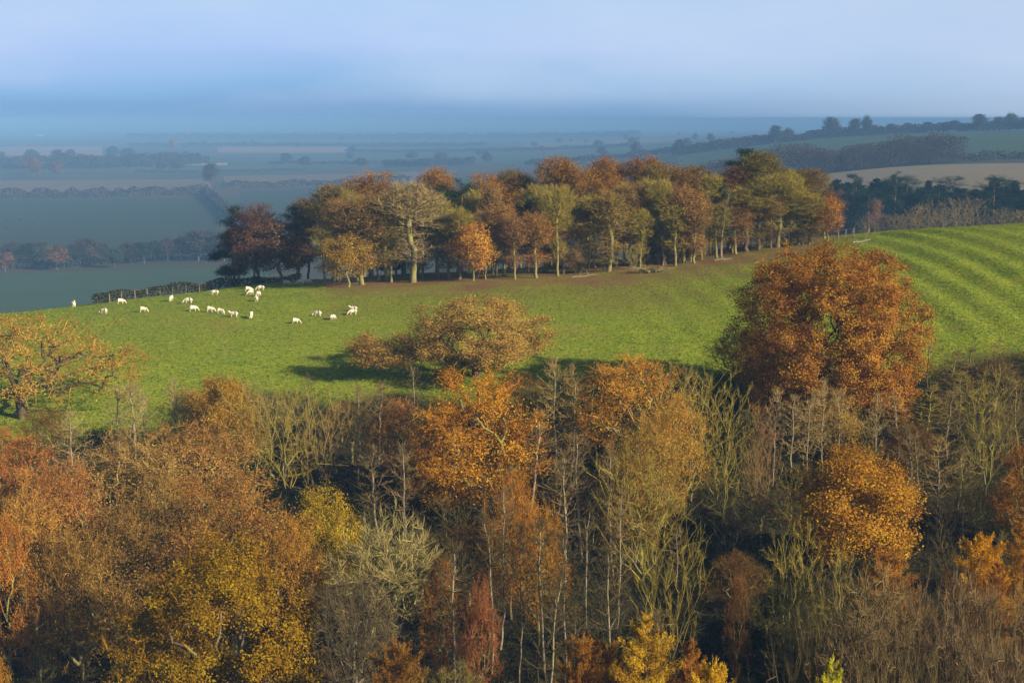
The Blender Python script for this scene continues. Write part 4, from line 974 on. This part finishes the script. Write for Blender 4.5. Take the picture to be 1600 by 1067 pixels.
# picture place of the feet, heading (0 = right, 180 = left, 90 = away, 270 = towards us), pose, label
SHEEP = [
 (116, 480, 95, 2, 'leftmost white sheep, seen end on at the crest'),
 (189, 475, 8, 0, 'white sheep side on at the crest, second from the left'),
 (162, 491, 170, 3, 'white sheep nearest the spreading left-hand oak'),
 (224, 488, 5, 1, 'white sheep alone, right of the one nearest the spreading oak'),
 (267, 471, 265, 0, 'white sheep seen end on below the pale fence posts'),
 (294, 475, 185, 0, 'grazing white sheep just right of the end-on one below the fence'),
 (335, 462, 190, 1, 'white sheep side on highest on the crest below the hedge'),
 (302, 488, 15, 3, 'leftmost white sheep of the row of four in mid pasture'),
 (329, 489, 350, 0, 'white sheep second from left in the row of four'),
 (345, 492, 340, 1, 'white sheep third from left in the row of four'),
 (365, 496, 180, 2, 'white sheep at the right end of the row of four'),
 (392, 499, 275, 0, 'white sheep seen end on right of the row of four'),
 (462, 506, 10, 1, 'lowest white sheep, grazing alone in the pasture'),
 (496, 495, 172, 0, 'white sheep left of the one nearest the amber oak'),
 (520, 501, 60, 3, 'white sheep seen from behind between single and paired sheep'),
 (552, 488, 180, 2, 'upper sheep of the pair furthest right in the pasture'),
 (551, 493, 200, 0, 'lower sheep of the pair furthest right in the pasture'),
 (388, 456, 5, 0, 'top left sheep of the huddle of five below the copse'),
 (407, 454, 190, 3, 'top right sheep of the huddle of five below the copse'),
 (392, 461, 250, 1, 'lower left sheep of the huddle of five below the copse'),
 (404, 463, 70, 0, 'lower right sheep of the huddle of five below the copse'),
 (401, 472, 100, 2, 'bottom sheep of the huddle of five below the copse'),
 (448, 446, 20, 0, 'shaded sheep left of the two grazing beside the copse'),
 (470, 445, 170, 3, 'shaded sheep, left one of two beside the copse corner'),
 (481, 444, 10, 1, 'shaded sheep, right one of two beside the copse corner'),
 (527, 440, 350, 0, 'sheep half hidden behind the small yellow tree'),
]
for i, (px, py, hd, pose, lab) in enumerate(SHEEP):
    x, y, z = ray(px, py, 150, 330)
    o = bpy.data.objects.new('sheep', SHM[pose]); COL.objects.link(o)
    o.location = (x, y, z+CAMZ-0.01); o.rotation_euler = (0, 0, math.radians(hd)); k = random.uniform(0.82, 0.95); o.scale = (k, k, k)
    tag(o, lab, 'sheep', SG)
# dark cattle far out
def cow_mesh():
    P = [(-.2, 0, 1.0), (-.85, 0, 1.08), (-1.05, 0, 1.0), (.4, 0, 1.0), (.8, 0, 1.08), (1.15, 0, .95), (1.4, 0, .55), (1.5, 0, .28)]
    E = [(0, 1), (1, 2), (0, 3), (3, 4), (4, 5), (5, 6), (6, 7)]; R = [(.38, .42), (.34, .36), (.16, .16), (.38, .42), (.3, .34), .2, .14, .09]
    for s in (-1, 1):
        for bx, kx, src in ((.55, .57, 3), (-.75, -.9, 1)):
            k = len(P); P += [(bx, s*.24, .65), (kx, s*.24, .38), (bx, s*.24, .02)]; R += [.14, .08, .07]; E += [(src, k), (k, k+1), (k+1, k+2)]
    return animal(P, E, R, 'cow', M_COW)
CM = cow_mesh()
for px, D, hd, lab in [(11, 905, 10, 'upper left dark cow on the teal field'), (32, 910, 185, 'dark cow right of the upper left one on the teal field'), (11, 840, 170, 'lower left dark cow on the teal field'), (40, 842, 20, 'dark cow at lower right of the small herd'), (52, 875, 5, 'rightmost dark cow of the small herd on the teal field')]:
    x, y, z = gpos(px, D*KF); o = bpy.data.objects.new('cow', CM); COL.objects.link(o); o.location = (x, y, z+CAMZ+0.15); o.rotation_euler = (0, 0, math.radians(hd)); o.scale = (1.25,)*3
    tag(o, lab, 'cow', 'dark cattle on the plain')

# ------------------------------------------------------------------ labels for the trees told apart by their neighbours
ORD = ['nearest', 'second nearest', 'third nearest', 'fourth nearest', 'fifth nearest', 'sixth nearest', 'seventh nearest', 'eighth nearest', 'ninth nearest', 'tenth nearest', 'eleventh nearest', 'twelfth nearest', 'thirteenth nearest', 'fourteenth nearest']
LAND += [(1430, 265, 'distant purple-brown wood', 'far'), (1300, 190, 'far ridge belt', 'far'), (640, 262, 'mid-plain hedge clump', 'far'), (450, 250, 'teal strips', 'far'), (900, 225, 'copse crowns', 'far'), (1500, 190, 'right half of the ridge', 'far')]
cells = {}
for o, look, px, cy, zone in AUTO:
    best = min((l for l in LAND if l[3] == zone), key=lambda l: math.hypot(l[0]-px, (l[1]-cy)*1.2))
    dx, dy = px-best[0], cy-best[1]
    side = ('left of' if dx < 0 else 'right of') if abs(dx) > abs(dy)*0.9 else ('above' if dy < 0 else 'below')
    cells.setdefault((zone, look, best[2], side), []).append((math.hypot(dx, dy), o))
for (zone, look, ph, side), lst in cells.items():
    lst.sort(key=lambda t: t[0])
    for k, (_, o) in enumerate(lst):
        o['label'] = (f'{look} {side} the {ph}' if len(lst) == 1 else f'{ORD[min(k, 13)]} {look} {side} the {ph}')

# ------------------------------------------------------------------ the land
def land_mesh():
    ys = np.concatenate([np.arange(-260, 60, 20), np.arange(60, 172, 3.0), np.arange(172, 300, 0.9), np.arange(300, 480, 5), np.arange(480, 1000, 20), np.arange(1000, 2600, 60), np.arange(2600, 20400, 400)])
    xs = np.concatenate([-np.geomspace(130, 9000, 36)[::-1], np.arange(-128, 20, 2.2), np.arange(20, 128, 0.75), np.geomspace(130, 9000, 36)])
    X, Y = np.meshgrid(xs, ys); Z = ground(X, Y)
    V = np.column_stack([X.ravel(), Y.ravel(), Z.ravel()+CAMZ])
    nx, ny = len(xs), len(ys); i = np.arange(ny-1)[:, None]*nx+np.arange(nx-1)[None]
    f = np.stack([i, i+1, i+1+nx, i+nx], -1).reshape(-1, 4)
    me = to_mesh('ground', V, f.ravel(), np.full(len(f), 4), [], smooth=True)
    x, y = V[:, 0], V[:, 1]; u = uof(x, y)
    nz = vnoise(x, y, 7, 21)-0.5; nz2 = vnoise(x, y, 2.2, 22)-0.5
    # leaf litter under and before the copse
    front = np.interp(u, [340, 480, 520, 700, 850, 1000, 1130, 1250, 1330], [286, 265, 243.5, 244, 246, 247, 255, 261, 272])
    lit = sm(-12, 6, y-front+nz*12+nz2*10)*(1-sm(292, 300, y))*sm(440, 500, u)*(1-sm(1290, 1350, u+nz*60))
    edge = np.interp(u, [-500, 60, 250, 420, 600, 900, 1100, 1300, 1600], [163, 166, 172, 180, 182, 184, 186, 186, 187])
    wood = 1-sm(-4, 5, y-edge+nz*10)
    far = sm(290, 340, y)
    for nm, a in (('litter', lit), ('wood', wood), ('far', far), ('scatter', sm(-40, 0, y-front+nz*16)*sm(420, 520, u)*(1-sm(1240, 1350, u))*(1-sm(292, 300, y)))):
        at = me.attributes.new(nm, 'FLOAT', 'POINT'); at.data.foreach_set('value', a.astype(np.float32))
    return me

m, nt, nd, lk = mat('pasture_and_woodland_floor')
tc = N(nd, 'ShaderNodeTexCoord')
def noise(s, d=4, r=0.6):
    n = N(nd, 'ShaderNodeTexNoise'); n.inputs['Scale'].default_value = s; n.inputs['Detail'].default_value = d; n.inputs['Roughness'].default_value = r
    lk.new(tc.outputs['Object'], n.inputs[0]); return n.outputs[0]
def ramp(fac, a, b):
    r = N(nd, 'ShaderNodeMapRange'); r.inputs[1].default_value = a; r.inputs[2].default_value = b; lk.new(fac, r.inputs[0]); return r.outputs[0]
def attr(n): return N(nd, 'ShaderNodeAttribute', attribute_name=n).outputs['Fac']
nb, nm_, ns, nf = noise(0.035, 3), noise(0.22, 4), noise(1.3, 5, 0.7), noise(3.2, 3, 0.7)
c = mixc(nt, ramp(nm_, 0.35, 0.65), (0.13, 0.215, 0.009), (0.25, 0.31, 0.013))
c = mixc(nt, ramp(nb, 0.4, 0.6), c, (0.19, 0.255, 0.012))
c = mixc(nt, ramp(ns, 0.5, 0.68), c, (0.33, 0.32, 0.05))
c = mixc(nt, ramp(noise(1.9, 4, 0.75), 0.53, 0.64), c, (0.035, 0.06, 0.008))
c = mixc(nt, ramp(noise(0.09, 5, 0.7), 0.56, 0.78), c, (0.22, 0.20, 0.035))
# leaves blown over the grass, then the litter itself
sc1 = N(nd, 'ShaderNodeMath', operation='MULTIPLY'); lk.new(attr('scatter'), sc1.inputs[0]); lk.new(ramp(ns, 0.42, 0.62), sc1.inputs[1])
c = mixc(nt, sc1.outputs[0], c, (0.17, 0.095, 0.03))
lc = mixc(nt, ramp(nf, 0.35, 0.65), (0.10, 0.05, 0.02), (0.27, 0.15, 0.06))
lm = N(nd, 'ShaderNodeMath', operation='MULTIPLY'); lk.new(attr('litter'), lm.inputs[0]); lmr = N(nd, 'ShaderNodeMapRange'); lmr.inputs[1].default_value = 0.40; lmr.inputs[2].default_value = 0.58; lmr.inputs[3].default_value = 0.15; lk.new(nm_, lmr.inputs[0]); lk.new(lmr.outputs[0], lm.inputs[1])
c = mixc(nt, lm.outputs[0], c, lc)
wc = mixc(nt, ramp(nm_, 0.35, 0.65), (0.018, 0.017, 0.009), (0.04, 0.03, 0.014))  # floor colour kept very dark to carry the shade under the trees
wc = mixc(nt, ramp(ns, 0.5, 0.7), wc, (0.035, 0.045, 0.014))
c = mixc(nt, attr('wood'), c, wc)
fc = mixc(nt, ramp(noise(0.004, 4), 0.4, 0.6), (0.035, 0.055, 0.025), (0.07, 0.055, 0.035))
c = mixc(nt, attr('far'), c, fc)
p = N(nd, 'ShaderNodeBsdfPrincipled'); p.inputs['Roughness'].default_value = 0.9; p.inputs['Specular IOR Level'].default_value = 0.15
lk.new(c, p.inputs['Base Color'])
b = N(nd, 'ShaderNodeBump'); b.inputs['Strength'].default_value = 0.9; b.inputs['Distance'].default_value = 0.3
ad = N(nd, 'ShaderNodeMath', operation='ADD'); lk.new(ns, ad.inputs[0]); lk.new(nf, ad.inputs[1])
lk.new(ad.outputs[0], b.inputs['Height']); lk.new(b.outputs[0], p.inputs['Normal'])
o_ = N(nd, 'ShaderNodeOutputMaterial'); lk.new(p.outputs[0], o_.inputs[0])
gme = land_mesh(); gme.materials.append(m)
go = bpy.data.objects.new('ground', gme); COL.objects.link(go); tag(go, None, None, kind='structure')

# far fields: sheets lying on the plain
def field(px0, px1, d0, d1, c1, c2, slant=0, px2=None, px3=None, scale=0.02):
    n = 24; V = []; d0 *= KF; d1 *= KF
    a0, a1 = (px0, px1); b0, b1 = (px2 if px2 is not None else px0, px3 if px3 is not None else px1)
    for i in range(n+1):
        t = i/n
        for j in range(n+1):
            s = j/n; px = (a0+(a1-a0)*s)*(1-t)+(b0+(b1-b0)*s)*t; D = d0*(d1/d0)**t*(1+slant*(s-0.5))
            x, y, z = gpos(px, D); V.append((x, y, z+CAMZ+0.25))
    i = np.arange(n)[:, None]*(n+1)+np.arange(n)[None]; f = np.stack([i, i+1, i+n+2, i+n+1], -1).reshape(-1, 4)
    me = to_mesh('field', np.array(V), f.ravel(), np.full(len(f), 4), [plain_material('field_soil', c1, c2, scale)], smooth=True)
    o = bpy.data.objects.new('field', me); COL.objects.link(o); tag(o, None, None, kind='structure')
GR = ((0.016, 0.032, 0.015), (0.03, 0.044, 0.02)); G2 = ((0.026, 0.058, 0.024), (0.042, 0.076, 0.03)); BE = ((0.10, 0.075, 0.045), (0.14, 0.10, 0.058)); PK = ((0.34, 0.20, 0.13), (0.40, 0.24, 0.16)); PL = ((0.19, 0.115, 0.09), (0.24, 0.145, 0.11))  # green fields darkened in colour to stand for shade lying on the plain
field(-250, 420, 440, 600, *G2, slant=0.09)
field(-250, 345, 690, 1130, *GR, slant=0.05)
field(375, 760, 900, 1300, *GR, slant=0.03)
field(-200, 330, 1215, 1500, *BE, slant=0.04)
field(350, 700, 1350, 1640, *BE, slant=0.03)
field(160, 355, 1990, 2090, *PK)
field(200, 520, 1790, 1960, *G2)
field(400, 800, 2120, 2480, *G2)
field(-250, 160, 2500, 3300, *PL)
field(-250, 140, 3700, 4900, *G2)
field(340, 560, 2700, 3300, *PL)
field(700, 1080, 1900, 2400, *G2)
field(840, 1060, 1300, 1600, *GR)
field(1060, 1720, 960, 1460, *G2)
field(1270, 1720, 560, 870, (0.15, 0.125, 0.075), (0.22, 0.18, 0.105), scale=0.05)
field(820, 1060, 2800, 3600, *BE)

# ------------------------------------------------------------------ undergrowth of the wood: nobody could count it
n = 33000
px = RNG.uniform(-360, 2100, n*2); D = 78+RNG.random(n*2)**0.8*112
x = (px-CX)/F*D*1.03; u = px
edge = np.interp(u, [-500, 60, 250, 420, 600, 900, 1100, 1300, 1600], [163, 165, 170, 177, 181, 184, 186, 187, 189])
k = D < edge+RNG.normal(0, 1.5, n*2); x, D = x[k][:n], D[k][:n]
hgt = 0.4+1.9*vnoise(x, D, 5, 31)**1.5; z = ground(x, D)
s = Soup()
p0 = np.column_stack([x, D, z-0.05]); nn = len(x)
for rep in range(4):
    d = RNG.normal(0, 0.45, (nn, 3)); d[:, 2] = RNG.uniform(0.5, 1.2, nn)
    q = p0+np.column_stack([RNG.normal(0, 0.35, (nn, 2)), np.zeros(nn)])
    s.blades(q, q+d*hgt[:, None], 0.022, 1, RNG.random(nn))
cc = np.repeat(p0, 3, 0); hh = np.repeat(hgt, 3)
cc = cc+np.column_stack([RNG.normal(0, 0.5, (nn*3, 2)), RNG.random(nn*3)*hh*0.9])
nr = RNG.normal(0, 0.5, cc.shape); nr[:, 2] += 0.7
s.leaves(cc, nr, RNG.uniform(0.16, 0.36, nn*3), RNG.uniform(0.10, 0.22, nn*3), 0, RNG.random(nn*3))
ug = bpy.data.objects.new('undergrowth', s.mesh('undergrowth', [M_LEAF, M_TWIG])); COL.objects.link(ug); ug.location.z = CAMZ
ug.color = (0.045, 0.045, 0.016, 1); tag(ug, 'brown-green bramble undergrowth on the dark woodland floor', 'undergrowth', kind='stuff')  # undergrowth colour lowered to paint in woodland shade

# rough grass tufts over the pasture
n = 185000
pu = RNG.uniform(-260, 1950, n); D = 160+RNG.random(n)*125
x = (pu-CX)/F*D*1.02; edge = np.interp(pu, [-500, 60, 250, 420, 600, 900, 1100, 1300, 1600], [163, 166, 172, 180, 182, 184, 186, 186, 187])
k = (D > edge) & (RNG.random(len(x)) < 0.75-0.5*vnoise(x, D, 9, 42)) & (D < np.interp(pu, [340, 480, 520, 700, 850, 1000, 1130, 1250, 1330], [330, 330, 237, 238, 240, 241, 249, 254, 330])); x, D = x[k], D[k]; nn = len(x)
q = np.column_stack([x, D, ground(x, D)-0.03]); s = Soup()
for rep in range(2):
    d = RNG.normal(0, 0.12, (nn, 3)); d[:, 2] = RNG.uniform(0.08, 0.2, nn)
    o = np.column_stack([RNG.normal(0, 0.12, (nn, 2)), np.zeros(nn)])
    s.blades(q+o, q+o+d, 0.055, 0, RNG.random(nn))
tf = bpy.data.objects.new('grass', s.mesh('grass', [M_LEAF])); COL.objects.link(tf); tf.location.z = CAMZ
tf.color = (0.20, 0.245, 0.018, 1); tag(tf, 'rough green and straw-yellow grass tufts of the pasture', 'grass', kind='stuff')

# ------------------------------------------------------------------ light, sky, haze
EL = math.radians(24); hx, hy = 0.86, -0.51                # towards the sun, on the map
hl = math.hypot(hx, hy); hx /= hl; hy /= hl
sun = bpy.data.lights.new('sun', 'SUN'); sun.energy = 5.0; sun.angle = math.radians(0.5); sun.color = (1.0, 0.83, 0.58)
so = bpy.data.objects.new('sun', sun); COL.objects.link(so)
so.rotation_euler = Vector((-hx*math.cos(EL), -hy*math.cos(EL), -math.sin(EL))).to_track_quat('-Z', 'Y').to_euler()
w = bpy.data.worlds.new('World'); sc.world = w; w.use_nodes = True
nt = w.node_tree; nd = nt.nodes; lk = nt.links; nd.clear()
sky = N(nd, 'ShaderNodeTexSky'); sky.sky_type = 'NISHITA'; sky.sun_disc = False; sky.sun_elevation = EL; sky.sun_rotation = math.atan2(hx, hy)
sky.air_density = 1.0; sky.dust_density = 0.6; sky.ozone_density = 1.5
tc = N(nd, 'ShaderNodeTexCoord'); sx = N(nd, 'ShaderNodeSeparateXYZ'); lk.new(tc.outputs['Generated'], sx.inputs[0])
# a bank of pale blue mist lies along the horizon, paler upwards and to the right
cr = N(nd, 'ShaderNodeValToRGB'); mr = N(nd, 'ShaderNodeMapRange'); mr.inputs[1].default_value = -0.006; mr.inputs[2].default_value = 0.094
wn = N(nd, 'ShaderNodeTexNoise'); wn.inputs['Scale'].default_value = 3.0; wn.inputs['Detail'].default_value = 3
mp = N(nd, 'ShaderNodeMapping'); mp.inputs['Scale'].default_value = (1, 1, 7); lk.new(tc.outputs['Generated'], mp.inputs[0]); lk.new(mp.outputs[0], wn.inputs[0])
wz = N(nd, 'ShaderNodeMath', operation='MULTIPLY_ADD'); wz.inputs[1].default_value = 0.030; lk.new(wn.outputs[0], wz.inputs[0]); lk.new(sx.outputs[2], wz.inputs[2])
lk.new(wz.outputs[0], mr.inputs[0]); lk.new(mr.outputs[0], cr.inputs[0])
e = cr.color_ramp.elements
e[0].position = 0.20; e[0].color = (0.185, 0.325, 0.60, 1); e[1].position = 1.0; e[1].color = (0.45, 0.635, 0.91, 1)
q = e.new(0.40); q.color = (0.255, 0.475, 0.77, 1)
q = e.new(0.65); q.color = (0.42, 0.59, 0.92, 1)
ax = N(nd, 'ShaderNodeMapRange'); ax.inputs[1].default_value = -0.1; ax.inputs[2].default_value = 0.4; lk.new(sx.outputs[0], ax.inputs[0])
rt = N(nd, 'ShaderNodeMath', operation='MULTIPLY'); rt.inputs[1].default_value = 0.75; lk.new(ax.outputs[0], rt.inputs[0])
wn2 = N(nd, 'ShaderNodeTexNoise'); wn2.inputs['Scale'].default_value = 5.0; wn2.inputs['Detail'].default_value = 4; mp2 = N(nd, 'ShaderNodeMapping'); mp2.inputs['Scale'].default_value = (1, 1, 3.2); lk.new(tc.outputs['Generated'], mp2.inputs[0]); lk.new(mp2.outputs[0], wn2.inputs[0])
wm2 = N(nd, 'ShaderNodeMapRange'); wm2.inputs[1].default_value = 0.42; wm2.inputs[2].default_value = 0.72; wm2.inputs[4].default_value = 0.30; lk.new(wn2.outputs[0], wm2.inputs[0])
mist = mixc(nt, rt.outputs[0], cr.outputs[0], (0.54, 0.65, 0.81))
mist = mixc(nt, wm2.outputs[0], mist, (0.70, 0.78, 0.92))
hz_ = N(nd, 'ShaderNodeMapRange'); hz_.interpolation_type = 'SMOOTHSTEP'; hz_.inputs[1].default_value = -0.002; hz_.inputs[2].default_value = 0.018; lk.new(sx.outputs[2], hz_.inputs[0])
hx_ = N(nd, 'ShaderNodeMapRange'); hx_.inputs[1].default_value = -0.3; hx_.inputs[2].default_value = 0.15; lk.new(sx.outputs[0], hx_.inputs[0])
base_ = mixc(nt, hx_.outputs[0], (0.225, 0.42, 0.68), (0.19, 0.355, 0.585))
hr_ = N(nd, 'ShaderNodeMapRange'); hr_.inputs[1].default_value = 0.08; hr_.inputs[2].default_value = 0.30; lk.new(sx.outputs[0], hr_.inputs[0])
base_ = mixc(nt, hr_.outputs[0], base_, (0.40, 0.53, 0.70))
mist = mixc(nt, hz_.outputs[0], base_, mist)
b1 = N(nd, 'ShaderNodeBackground'); b1.inputs[1].default_value = 0.05; lk.new(sky.outputs[0], b1.inputs[0])
b2 = N(nd, 'ShaderNodeBackground'); b2.inputs[1].default_value = 0.58; lk.new(mist, b2.inputs[0])
fm = N(nd, 'ShaderNodeMapRange'); fm.interpolation_type = 'SMOOTHSTEP'; fm.inputs[1].default_value = 0.078; fm.inputs[2].default_value = 0.11; lk.new(sx.outputs[2], fm.inputs[0])
mx = N(nd, 'ShaderNodeMixShader'); lk.new(fm.outputs[0], mx.inputs[0]); lk.new(b2.outputs[0], mx.inputs[1]); lk.new(b1.outputs[0], mx.inputs[2])
wo = N(nd, 'ShaderNodeOutputWorld'); lk.new(mx.outputs[0], wo.inputs[0])

hz = Soup(); hz = box_soup(-9100, 9100, -300, 20600, CAMZ-98, CAMZ+3)
hm, nt, nd, lk = mat('haze')
pv = N(nd, 'ShaderNodeVolumePrincipled'); pv.inputs['Density'].default_value = 0.00023; pv.inputs['Color'].default_value = (0.19, 0.395, 0.75, 1); pv.inputs['Anisotropy'].default_value = -0.3
oo = N(nd, 'ShaderNodeOutputMaterial'); lk.new(pv.outputs[0], oo.inputs['Volume'])
ho = bpy.data.objects.new('haze', hz.mesh('haze', [hm])); COL.objects.link(ho); tag(ho, 'pale blue haze lying over the plain', 'haze', kind='stuff')

# ------------------------------------------------------------------ camera and render settings
cam = bpy.data.cameras.new('camera'); cam.sensor_width = 36; cam.lens = F/1600*36; cam.clip_start = 1; cam.clip_end = 40000
co = bpy.data.objects.new('camera', cam); COL.objects.link(co); co.location = (0, 0, CAMZ); co.rotation_euler = (math.pi/2-PITCH, 0, 0)
sc.camera = co
sc.render.engine = 'CYCLES'
sc.view_settings.view_transform = 'Standard'; sc.view_settings.look = 'None'; sc.view_settings.exposure = 0.8; sc.view_settings.gamma = 1.0
cy = sc.cycles
cy.max_bounces = 5; cy.diffuse_bounces = 3; cy.transmission_bounces = 3; cy.volume_bounces = 1; cy.transparent_max_bounces = 4
cy.use_denoising = True; cy.denoiser = 'OPENIMAGEDENOISE'; cy.use_adaptive_sampling = True; cy.adaptive_threshold = 0.01
